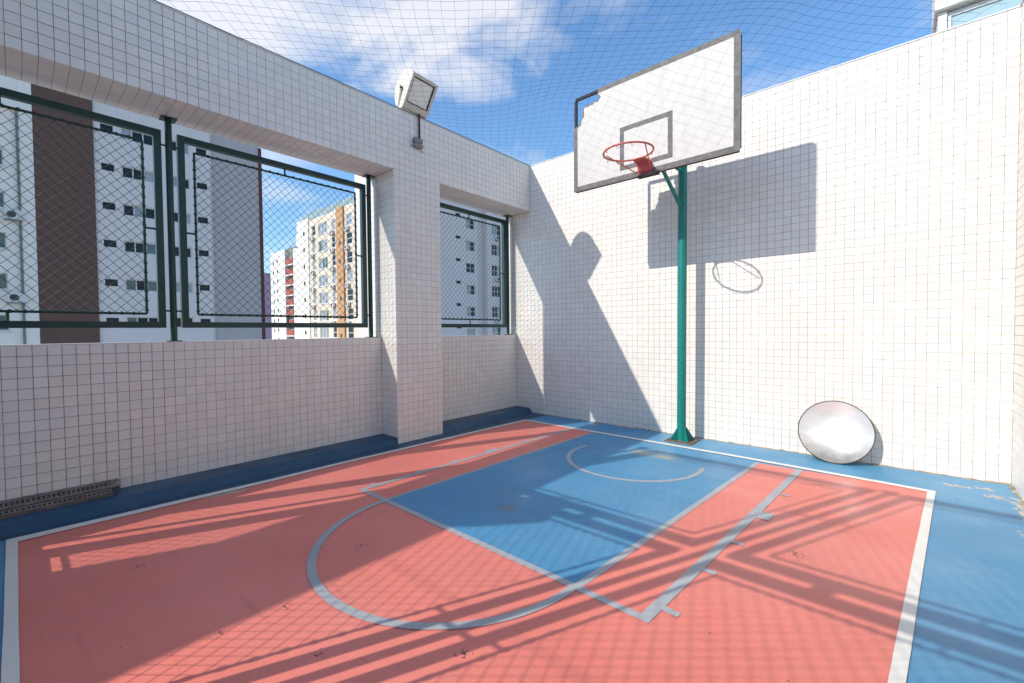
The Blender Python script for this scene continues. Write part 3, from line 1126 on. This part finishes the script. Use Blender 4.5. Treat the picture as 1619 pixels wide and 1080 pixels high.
stripe('target_square_stripe', [(IX1, IZ0+0.001), (IX1, IZ1), (IX1-IW_, IZ1-IW_), (IX1-IW_, IZ0+IW_+0.001)])
stripe('target_square_stripe', [(IX1-0.001, IZ1), (IX0, IZ1), (IX0+IW_, IZ1-IW_), (IX1-IW_-0.001, IZ1-IW_)])
stripe('target_square_stripe', [(IX0, IZ1-0.001), (IX0, IZ0+0.001), (IX0+IW_, IZ0+IW_+0.001), (IX0+IW_, IZ1-IW_-0.001)])
# rim
RX, RY, RZ, RR = 2.385, -1.435, 3.058, 0.236
mb = MB()
n = 48
vs, fs = [], []
for i in range(n):
    a = 2*math.pi*i/n
    for j in range(8):
        b = 2*math.pi*j/8
        r_ = RR+0.0095*math.cos(b)
        vs.append((RX+r_*math.cos(a), RY+r_*math.sin(a), RZ+0.0095*math.sin(b)+0.05*(RY+r_*math.sin(a)+1.2)*0.4))
for i in range(n):
    for j in range(8):
        fs.append((i*8+j, ((i+1) % n)*8+j, ((i+1) % n)*8+(j+1) % 8, i*8+(j+1) % 8))
mb.add(vs, fs)
rim = mb.build('rim', RIM, hp, True)
for i in range(11):
    a = 2*math.pi*(i+0.35)/11
    if 1.2 < a < 1.95:
        continue
    c = Vector((RX+RR*math.cos(a), RY+RR*math.sin(a), RZ-0.01+0.02*(RY+RR*math.sin(a)+1.2)))
    tdir = Vector((-math.sin(a), math.cos(a), 0))
    mb = MB()
    mb.tube(c-tdir*0.014, c-tdir*0.004-Z*0.024, 0.0028, 5)
    mb.tube(c-tdir*0.004-Z*0.024, c+tdir*0.006-Z*0.022, 0.0028, 5)
    mb.tube(c+tdir*0.006-Z*0.022, c+tdir*0.008-Z*0.012, 0.0028, 5)
    mb.build('net_hook', RIM, rim)
# bracket: flat plate under the rim, box on the board, side rods
BRY = YB-T2-0.002
mb = MB()
prof = [(BRY, 2.955), (BRY, 3.060), (-1.215, 3.056), (-1.215, 3.046), (-1.12, 3.035), (-1.085, 2.955)]
for x0_, x1_ in ((2.325, 2.331), (2.449, 2.455)):
    vs = [(x0_, y, z) for y, z in prof]+[(x1_, y, z) for y, z in prof]
    k = len(prof)
    mb.add(vs, [tuple(range(k)), tuple(range(2*k-1, k-1, -1))]+[(i, (i+1) % k, k+(i+1) % k, k+i) for i in range(k)])
mb.box(2.332, 2.448, -1.213, BRY, 3.058, 3.064)
mb.add([(2.332, -1.088, 2.956), (2.448, -1.088, 2.956), (2.448, -1.118, 3.034), (2.332, -1.118, 3.034)], [(0, 1, 2, 3)])
mb.add([(2.332, -1.118, 3.034), (2.448, -1.118, 3.034), (2.448, -1.21, 3.052), (2.332, -1.21, 3.052)], [(0, 1, 2, 3)])
mb.box(2.315, 2.465, BRY-0.006, BRY-0.0005, 2.945, 3.075)
mb.build('bracket', BRACKET, hp)
for s_ in (-1, 1):
    f = MB()
    f.tube((RX+s_*RR*0.86, RY-0.06, RZ-0.006), (RX+s_*0.075, BRY-0.01, 2.955), 0.0055, 8)
    autosmooth(f.build('brace_rod', RIM, hp))
MB().box(2.30, 2.52, YB-0.012, YB+0.05, 2.918, 2.9335).build('lower_clamp', STEELDARK, hp)

# ------------------------------------------------------------------ floodlights on the left wall


def floodlight(y, label, group):
    root = empty('floodlight', (-0.05, y, ZTOP+0.01))
    tag(root, label, 'floodlight', group)
    base = Vector((-0.05, y, ZTOP+0.01))
    ctr = base+Vector((0.085, 0.02, 0.255))
    # local frame: a along the wall, n out of the glass (down and into the court), b up the glass
    tilt = math.radians(33)
    yw = math.radians(3)
    n_ = Vector((math.cos(tilt)*math.cos(yw), math.cos(tilt)*math.sin(yw), -math.sin(tilt)))
    a_ = Vector((-math.sin(yw), math.cos(yw), 0))
    b_ = n_.cross(a_).normalized()
    if b_.z < 0:
        b_ = -b_

    def L(a, b, c):
        return ctr+a_*a+b_*b+n_*c
    # body: curved reflector housing swept along a_
    prof = [(0.180, 0.105), (0.194, 0.06), (0.192, -0.01), (0.165, -0.07), (0.11, -0.115), (0.03, -0.135), (-0.07, -0.125), (-0.15, -0.085), (-0.21, -0.03), (-0.232, 0.04), (-0.22, 0.105)]
    k = len(prof)
    mb = MB()
    vs = [L(-0.18, b, c) for b, c in prof]+[L(0.18, b, c) for b, c in prof]
    fs = [(i, i+1, k+i+1, k+i) for i in range(k-1)]+[tuple(range(k-1, -1, -1)), tuple(range(k, 2*k)), (k-1, 0, k, 2*k-1)]
    mb.add(vs, fs)
    body = autosmooth(mb.build('housing', LAMPW, root), 35)
    # front frame round the glass
    mb = MB()
    M = Matrix((a_, b_, n_)).transposed().to_4x4()
    for (ca, cb, sa, sb) in ((0, 0.166, 0.372, 0.030), (0, -0.165, 0.372, 0.065), (-0.170, 0.008, 0.032, 0.286), (0.170, 0.008, 0.032, 0.286)):
        MM = M.copy()
        MM.translation = L(ca, cb, 0.116)
        mb.mbox(MM, sa, sb, 0.024)
    mb.build('front_frame', LAMPW, body)
    MM = M.copy()
    MM.translation = L(0, 0.008, 0.106)
    MB().mbox(MM, 0.307, 0.28, 0.006).build('glass', LENS, body)
    # gasket
    mb = MB()
    for (ca, cb, sa, sb) in ((0, 0.144, 0.306, 0.010), (0, -0.126, 0.306, 0.010), (-0.148, 0.009, 0.012, 0.258), (0.148, 0.009, 0.012, 0.258)):
        MM = M.copy()
        MM.translation = L(ca, cb, 0.113)
        mb.mbox(MM, sa, sb, 0.008)
    mb.build('gasket', STEELDARK, body)
    # yoke
    mb = MB()
    for s_ in (-1, 1):
        top = L(s_*0.192, -0.02, 0.0)
        bot = Vector((base.x-0.01, base.y+0.03+s_*0.190, base.z+0.006))
        mb.tube(bot, top, 0.013, 4)
    mb.box(base.x-0.03, base.x+0.02, base.y+0.03-0.20, base.y+0.03+0.20, base.z+0.002, base.z+0.010)
    mb.build('yoke', LAMPW, root)
    for s_ in (-1, 1):
        mb = MB()
        t = L(s_*0.186, -0.02, 0.0)
        mb.tube(t, t+a_*(s_*0.022), 0.014, 8)
        mb.build('pivot_bolt', STEELDARK, root)
    return root


fl1 = floodlight(-2.235, 'white square floodlight on the wall top above the column', 'floodlights on the left wall')
fl2 = floodlight(-8.30, 'white floodlight farther back on the left wall behind the viewer', 'floodlights on the left wall')
jb = empty('junction_box', (0.0, -2.18, 3.58))
tag(jb, 'grey junction box with conduit below the floodlight', 'junction box')
bx_ = MB().bbox(0.003, 0.055, -2.238, -2.120, 3.520, 3.575, 0.010).build('box', BOXGREY, jb)
MB().bbox(0.003, 0.050, -2.236, -2.122, 3.580, 3.640, 0.010).build('box_lid', BOXGREY, jb)
mb = MB()
mb.tube((0.022, -2.150, 3.62), (0.022, -2.150, ZTOP+0.035), 0.011, 10)
autosmooth(mb.build('conduit', STEELDARK, jb))
mb = MB()
mb.tube((0.022, -2.150, ZTOP+0.03), (0.03, -2.17, ZTOP+0.10), 0.009, 8)
autosmooth(mb.build('cable_tail', STEELDARK, jb))
for y, z in ((-2.262, 3.535), (-2.10, 3.505)):
    mb = MB()
    mb.tube((0.0, y, z), (0.008, y, z), 0.007, 8)
    mb.build('wall_plug', STEELDARK, jb)

# ------------------------------------------------------------------ round dish against the far wall
dr = 0.305
tl = math.radians(18)
dcx, dcz = 3.925, dr*math.cos(tl)+0.006
dcy = -0.125
dish = empty('round_dish', (dcx, -0.2, 0))
tag(dish, 'round white dish with thin dark rim leaning on the far wall', 'dish')
ax = Vector((0, -math.cos(tl), math.sin(tl)))     # out of the dish
e1 = Vector((1, 0, 0))
e2 = Vector((0, math.sin(tl), math.cos(tl)))
C_ = Vector((dcx, dcy, dcz))
mb = MB()
vs, fs = [], []
rings, seg = 14, 64
for side in (0, 1):
    o_ = len(vs)
    vs.append(C_-ax*(0.085+0.006*side))
    for k in range(1, rings+1):
        r_ = dr*k/rings
        dep = 0.085*(1-(k/rings)**2.6)+0.006*side
        for i in range(seg):
            a = 2*math.pi*i/seg
            vs.append(C_+e1*(r_*math.cos(a))+e2*(r_*math.sin(a))-ax*dep)
    for i in range(seg):
        j = (i+1) % seg
        t = (o_, o_+1+i, o_+1+j)
        fs.append(t if side == 0 else t[::-1])
        for k in range(rings-1):
            q = (o_+1+k*seg+i, o_+1+(k+1)*seg+i, o_+1+(k+1)*seg+j, o_+1+k*seg+j)
            fs.append(q if side == 0 else q[::-1])
mb.add(vs, fs)
mb.build('bowl', DISH, dish, True)
mb = MB()
vs, fs = [], []
for i in range(seg):
    a = 2*math.pi*i/seg
    for j in range(6):
        b = 2*math.pi*j/6
        r_ = dr+0.0045*math.cos(b)
        vs.append(C_+e1*(r_*math.cos(a))+e2*(r_*math.sin(a))+ax*(0.006*math.sin(b)-0.003))
for i in range(seg):
    for j in range(6):
        fs.append((i*6+j, ((i+1) % seg)*6+j, ((i+1) % seg)*6+(j+1) % 6, i*6+(j+1) % 6))
mb.add(vs, fs)
mb.build('rim', DARKRIM, dish, True)

# ------------------------------------------------------------------ slotted drain grates on the ledge


def grate(y0, y1, cx, cz, tiltx, label, slit):
    root = empty('drain_grate', (cx, (y0+y1)/2, cz))
    tag(root, label, 'drain grate', 'loose drain grates on the ledge')
    R = Matrix.Rotation(tiltx, 4, 'Y')
    R.translation = Vector((cx, 0, cz))

    def bx(mb, x0, x1, ya, yb, z0, z1):
        vs = [R @ Vector((x, y, z)) for x in (x0, x1) for y in (ya, yb) for z in (z0, z1)]
        mb.add(vs, [(0, 1, 3, 2), (4, 6, 7, 5), (0, 4, 5, 1), (2, 3, 7, 6), (0, 2, 6, 4), (1, 5, 7, 3)])
    mb = MB()
    bx(mb, -0.050, -0.030, y0, y1, -0.004, 0.004)
    bx(mb, 0.000, 0.016, y0, y1, -0.004, 0.004)
    bx(mb, 0.016, 0.022, y0, y1, -0.026, 0.004)
    bx(mb, -0.056, -0.050, y0, y1, -0.026, 0.004)
    rail = mb.build('rails', GRATE, root)
    y = y1-0.02
    while y > y0:
        mb = MB()
        bx(mb, -0.030, 0.0, y, y+0.012, -0.004, 0.0035)
        mb.build('slat', GRATE, root)
        y -= slit
    return root


grate(-6.05, -4.915, -0.262, 0.128, math.radians(38), 'upper slotted grey drain grate propped against the tiled parapet', 0.0255)
grate(-6.02, -4.965, -0.165, 0.106, math.radians(8), 'lower slotted grey drain grate lying flat on the blue ledge', 0.0255)

# ------------------------------------------------------------------ buildings round about


def place(axis, c, u, z, d):
    """point on a facade: u along it, d metres in front of it"""
    return (c+d, u, z) if axis == 'x' else (u, c-d, z)


def fbox(mb, axis, c, u0_, u1_, z0, z1, d0, d1):
    if axis == 'x':
        mb.box(c+d0, c+d1, u0_, u1_, z0, z1)
    else:
        mb.box(u0_, u1_, c-d1, c-d0, z0, z1)


def wall_open(name, axis, c, u0_, u1_, z0, z1, rects, mat, parent, depth=0.22, back=6.0):
    """a facade with real openings, reveals and a body behind it"""
    us = sorted({u0_, u1_}|{r[0] for r in rects}|{r[1] for r in rects})
    zs = sorted({z0, z1}|{r[2] for r in rects}|{r[3] for r in rects})
    us = [u for u in us if u0_ <= u <= u1_]
    zs = [z for z in zs if z0 <= z <= z1]
    mb = MB()

    def quad(a, b, c_, d):
        mb.add([a, b, c_, d], [(0, 1, 2, 3)] if axis == 'x' else [(3, 2, 1, 0)])
    for a, b in zip(us, us[1:]):
        um = (a+b)/2
        run = None
        for p, q in zip(zs, zs[1:]):
            zm = (p+q)/2
            hole = any(r[0] < um < r[1] and r[2] < zm < r[3] for r in rects)
            if hole:
                if run:
                    quad(place(axis, c, a, run[0], 0), place(axis, c, b, run[0], 0), place(axis, c, b, run[1], 0), place(axis, c, a, run[1], 0))
                run = None
            else:
                run = (p, q) if run is None else (run[0], q)
        if run:
            quad(place(axis, c, a, run[0], 0), place(axis, c, b, run[0], 0), place(axis, c, b, run[1], 0), place(axis, c, a, run[1], 0))
    for a, b, p, q in rects:
        for (ua, za, ub, zb) in ((a, p, b, p), (b, p, b, q), (b, q, a, q), (a, q, a, p)):
            mb.add([place(axis, c, ua, za, 0), place(axis, c, ub, zb, 0), place(axis, c, ub, zb, -depth), place(axis, c, ua, za, -depth)], [(0, 1, 2, 3)])
    fbox(mb, axis, c, u0_+0.003, u1_-0.003, z0, z1-0.003, -back, -depth)
    # edge returns
    for u in (u0_, u1_):
        mb.add([place(axis, c, u, z0, 0), place(axis, c, u, z1, 0), place(axis, c, u, z1, -depth), place(axis, c, u, z0, -depth)], [(0, 1, 2, 3)])
    mb.add([place(axis, c, u0_, z1, 0), place(axis, c, u1_, z1, 0), place(axis, c, u1_, z1, -depth), place(axis, c, u0_, z1, -depth)], [(0, 1, 2, 3)])
    return mb.build(name, mat, parent)


def window(parent, axis, c, r, nv=1, nh=0, fm=None, pm=None, t=0.05, rec=0.12, sill=None):
    a, b, p, q = r
    fm = fm or WFRAME
    mb = MB()
    fbox(mb, axis, c, a, b, p, p+t, -rec-0.04, -rec+0.02)
    fbox(mb, axis, c, a, b, q-t, q, -rec-0.04, -rec+0.02)
    fbox(mb, axis, c, a, a+t, p+t, q-t, -rec-0.04, -rec+0.02)
    fbox(mb, axis, c, b-t, b, p+t, q-t, -rec-0.04, -rec+0.02)
    for i in range(nv):
        u = a+(b-a)*(i+1)/(nv+1)
        fbox(mb, axis, c, u-t*0.45, u+t*0.45, p+t, q-t, -rec-0.035, -rec+0.015)
    for i in range(nh):
        z = p+(q-p)*(i+1)/(nh+1)
        fbox(mb, axis, c, a+t, b-t, z-t*0.4, z+t*0.4, -rec-0.03, -rec+0.010)
    wn = mb.build('window', fm, parent)
    for i in range(nv+1):
        ua, ub = a+(b-a)*i/(nv+1), a+(b-a)*(i+1)/(nv+1)
        mb = MB()
        fbox(mb, axis, c, ua+0.01, ub-0.01, p+0.01, q-0.01, -rec-0.06, -rec-0.045)
        mat = pm if pm and not isinstance(pm, (list, tuple)) else random.choice(pm or [PANE])
        mb.build('pane', mat, wn)
    if sill:
        mb = MB()
        fbox(mb, axis, c, a-0.08, b+0.08, p-0.10, p-0.01, -0.02, 0.09)
        mb.build('sill', sill, wn)
    return wn


def aircon(parent, axis, c, u, z, w_=0.85, h_=0.6):
    mb = MB()
    fbox(mb, axis, c, u-w_/2, u+w_/2, z, z+h_, 0.06, 0.42)
    a = mb.build('air_conditioner', WFRAME, parent)
    mb = MB()
    cc = place(axis, c, u-0.08, z+h_/2, 0.421)
    c2 = place(axis, c, u-0.08, z+h_/2, 0.435)
    mb.tube(cc, c2, h_*0.36, 14)
    mb.build('fan_grille', DFRAME, a)
    mb = MB()
    fbox(mb, axis, c, u-w_/2, u+w_/2, z-0.08, z-0.01, 0.0, 0.42)
    mb.build('shelf', CONCRETE, a)
    return a


XA = -40.0
A = empty('apartment_building', (XA, 0, -14))
tag(A, 'pale lilac apartment block with a brown clad band seen through the long bay', 'building')
zz = [16.42, 13.53, 10.65, 7.85, 4.92, 2.02, -0.85]
rects, kinds = [], []
for z in zz:
    rects.append((-0.93, -0.22, z, z+0.52))
    kinds.append('s')
    rects.append((0.20, 2.20, z-0.28, z+0.62))
    kinds.append('b')
    rects.append((3.28, 4.50, z-0.25, z+0.64))
    kinds.append('m')
    rects.append((4.97, 5.70, z+0.02, z+0.52))
    kinds.append('s')
wall_open('facade', 'x', XA, -1.32, 5.92, -14, 22.5, rects, F_GREY, A, back=12)
for r, k in zip(rects, kinds):
    if k == 's':
        window(A, 'x', XA, r, 0, 1, DFRAME, PANE, 0.04)
    elif k == 'b':
        window(A, 'x', XA, r, 2, 0, WFRAME, [PANE, PANE, PANE, PANEG, PANEB], 0.085)
    else:
        window(A, 'x', XA, r, 1, 0, WFRAME, [PANE, PANE, PANEB], 0.085)
mb = MB()
mb.box(XA-12, XA+0.12, -4.32, -1.321, -14, 22.5)
mb.build('brown_cladding', BROWN, A)
mb = MB()
mb.box(XA-12, XA-0.25, 5.921, 9.82, -14, 22.5)
mb.build('blind_wall', F_BLIND, A)
mb = MB()
mb.box(XA-12, XA-0.20, 9.822, 10.10, -14, 18.45)
mb.build('edge_strip', F_MAROON, A)
mb = MB()
mb.tube((XA-0.12, 5.99, -14), (XA-0.12, 5.99, 22), 0.07, 8)
mb.build('rain_pipe', F_GREY, A)

Bq = empty('apartment_building', (XA, -9, -14))
tag(Bq, 'white apartment wing with green tinted windows at the far left edge', 'building')
rects = [(-7.4, -5.68, z, z+1.08) for z in (12.52, 9.72, 7.04, 4.35, 1.60, -1.2)]
wall_open('facade', 'x', XA, -12, -4.95, -14, 22.0, rects, F_WHITE, Bq, back=10)
for r in rects:
    window(Bq, 'x', XA, r, 1, 0, WFRAME, PANEG, 0.07, sill=WFRAME)
aircon(Bq, 'x', XA, -5.35, 9.0)
aircon(Bq, 'x', XA, -5.35, 3.5)
MB().box(XA+0.002, XA+0.25, -12, -4.96, 16.3, 16.65).build('cornice', F_WHITE, Bq)
MB().box(XA-0.05, XA+0.10, -4.945, -4.33, -14, 22.0).build('corner_pilaster', F_WHITE, Bq)
mb = MB()
mb.tube((XA+0.12, -5.05, -14), (XA+0.12, -5.05, 16.5), 0.06, 8)
mb.build('rain_pipe', F_DARK, Bq)

YBB = 27.0
B1 = empty('apartment_tower', (-61, YBB, -14))
tag(B1, 'cream apartment tower with an ochre band and air conditioners', 'building')
fz = [16.85-2.76*i for i in range(9)]
rects, kinds = [], []
for z in fz:
    rects += [(-65.3, -62.3, z, z+1.75), (-67.6, -66.3, z+0.1, z+1.8), (-60.9, -59.7, z+0.1, z+1.8), (-56.4, -54.7, z, z+1.75), (-53.6, -50.6, z-0.3, z+1.85), (-70.6, -70.0, z+0.6, z+1.3)]
    kinds += ['w', 'n', 'n', 'n', 'g', 't']
wall_open('facade', 'y', YBB, -68.7, -50.0, -14, 19.75, [r for r, k in zip(rects, kinds) if k != 't'], F_CREAM, B1, back=14)
wall_open('white_bay', 'y', YBB-0.15, -73.0, -68.71, -14, 20.1, [r for r, k in zip(rects, kinds) if k == 't'], F_PALE, B1, back=14)
mb = MB()
fbox(mb, 'y', YBB, -59.07, -56.97, -14, 19.9, 0.002, 0.25)
mb.build('ochre_band', F_ORANGE, B1)
for i, z in enumerate(fz):
    mb = MB()
    fbox(mb, 'y', YBB, -58.2, -57.7, z+0.2, z+0.75, 0.252, 0.28)
    mb.build('vent', DFRAME, B1)
for r, k in zip(rects, kinds):
    if k == 'w':
        window(B1, 'y', YBB, r, 2, 0, WFRAME, [PANEB, PANEB, PANEG], 0.12, 0.1, WFRAME)
    elif k == 'n':
        window(B1, 'y', YBB, r, 0, 1, WFRAME, [PANEB, PANEB, PANE], 0.12, 0.05)
        aircon(B1, 'y', YBB, r[0]+0.5, r[2]-0.75)
    elif k == 'g':
        window(B1, 'y', YBB, r, 2, 0, WFRAME, PANEG, 0.1, 0.1)
    else:
        window(B1, 'y', YBB-0.15, r, 0, 0, DFRAME, PANE, 0.05, 0.05)
for k in range(12):
    mb = MB()
    fbox(mb, 'y', YBB, -72.3+k*1.82, -72.3+k*1.82+1.7, 20.1, 21.1, -0.45, -0.40)
    mb.build('roof_glass_panel', GREENRAIL, B1)
for k in range(13):
    mb = MB()
    fbox(mb, 'y', YBB, -72.38+k*1.82, -72.30+k*1.82, 19.8, 21.2, -0.46, -0.38)
    mb.build('roof_rail_post', WFRAME, B1)
MB().box(-66, -56, YBB+3, YBB+10, 19.7, 22.2).build('roof_house', F_PALE, B1)

YCC = 45.0
C1 = empty('apartment_tower', (-126, YCC, -14))
tag(C1, 'narrow white tower with stacked brick red balcony panels', 'building')
rects = []
for i in range(12):
    z = 21.3-2.82*i
    rects += [(-130.6, -129.7, z, z+1.0), (-133.4, -132.6, z-0.3, z+0.8)]
wall_open('facade', 'y', YCC, -135.3, -124.8, -14, 24.6, rects, F_PALE, C1, back=14)
for r in rects:
    window(C1, 'y', YCC, r, 0, 0, DFRAME, PANE, 0.1, 0.05)
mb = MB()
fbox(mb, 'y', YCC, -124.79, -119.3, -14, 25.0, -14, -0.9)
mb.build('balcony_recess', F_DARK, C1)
for i in range(12):
    z = 20.2-2.82*i
    mb = MB()
    fbox(mb, 'y', YCC, -124.3, -120.0, z, z+1.45, -0.85, -0.05)
    mb.build('balcony_panel', F_REDP, C1)
    mb = MB()
    fbox(mb, 'y', YCC, -124.7, -119.5, z-0.3, z-0.02, -0.85, 0.0)
    mb.build('balcony_slab', F_PALE, C1)
mb = MB()
fbox(mb, 'y', YCC, -119.29, -112, -14, 24.0, -14, 0.0)
mb.build('side_wall', F_PALE, C1)
MB().box(-122, -116, YCC+2, YCC+8, 25.01, 28.2).build('water_tank_house', F_PALE, C1)
C2 = MB().box(-190, -176, 50, 70, -14, 24).build('far_building', F_LILAC)
tag(C2, 'distant mauve building edge between the lilac block and the white tower', 'building')

D = empty('apartment_building', (XA, 35, -14))
tag(D, 'grey apartment block seen through the narrow bay beside the corner', 'building')
rects, kinds = [], []
for i in range(10):
    z = 18.35-3.02*i
    rects += [(33.8, 34.65, z+1.42, z+1.82), (35.65, 37.3, z+0.05, z+1.4), (40.55, 42.4, z-0.05, z+1.6)]
    kinds += ['s', 'm', 'r']
wall_open('facade', 'x', XA, 26.0, 37.8, -14, 24, [r for r, k in zip(rects, kinds) if k != 'r'], F_GREY, D, back=12)
mb = MB()
mb.box(XA-12, XA-0.7, 37.81, 39.6, -14, 24)
mb.build('recessed_shaft', F_GREY, D)
wall_open('facade', 'x', XA+0.15, 39.61, 44.2, -14, 24, [r for r, k in zip(rects, kinds) if k == 'r'], F_GREY, D, back=12)
for i, (r, k) in enumerate(zip(rects, kinds)):
    if k == 's':
        window(D, 'x', XA, r, 0, 0, DFRAME, PANE, 0.05)
    elif k == 'm':
        window(D, 'x', XA, r, 1, 1, WFRAME, [PANE, PANE, PANEB], 0.08)
    else:
        window(D, 'x', XA+0.15, r, 2, 1, WFRAME, [PANE, PANE, PANEB], 0.09)
        if i % 2:
            aircon(D, 'x', XA+0.15, r[0]+1.0, r[2]-0.7, 0.8, 0.55)

# building behind the far wall, its corner shows over the wall top
Yt = 6.0
E1 = empty('concrete_building', (9, Yt, -14))
tag(E1, 'white concrete building corner with glass rising over the far wall top right', 'building')
MB().bbox(4.85, 16.0, Yt, Yt+0.9, 7.17, 9.3, 0.02).build('roof_beam', F_PALE, E1)
MB().box(4.90, 5.02, Yt+0.10, Yt+0.89, -14, 7.159).build('corner_pier', F_PALE, E1)
MB().box(5.021, 16.0, Yt+0.12, Yt+0.95, -14, 5.2).build('lower_wall', F_PALE, E1)
MB().box(6.4, 16.0, Yt+1.0, Yt+9.0, -14, 9.0).build('main_block', F_PALE, E1)
for k in range(6):
    x = 5.03+k*1.45
    r = (x, x+1.43, 5.21, 7.13)
    wn = MB()
    for a, b, p, q in ((r[0], r[1], r[2], r[2]+0.05), (r[0], r[1], r[3]-0.07, r[3]), (r[0], r[0]+0.05, r[2]+0.05, r[3]-0.07), (r[1]-0.05, r[1], r[2]+0.05, r[3]-0.07)):
        wn.box(a, b, Yt+0.14, Yt+0.20, p, q)
    wo_ = wn.build('window', WFRAME, E1)
    MB().box(r[0]+0.02, r[1]-0.02, Yt+0.165, Yt+0.175, r[2]+0.02, r[3]-0.02).build('pane', PANEC, wo_)
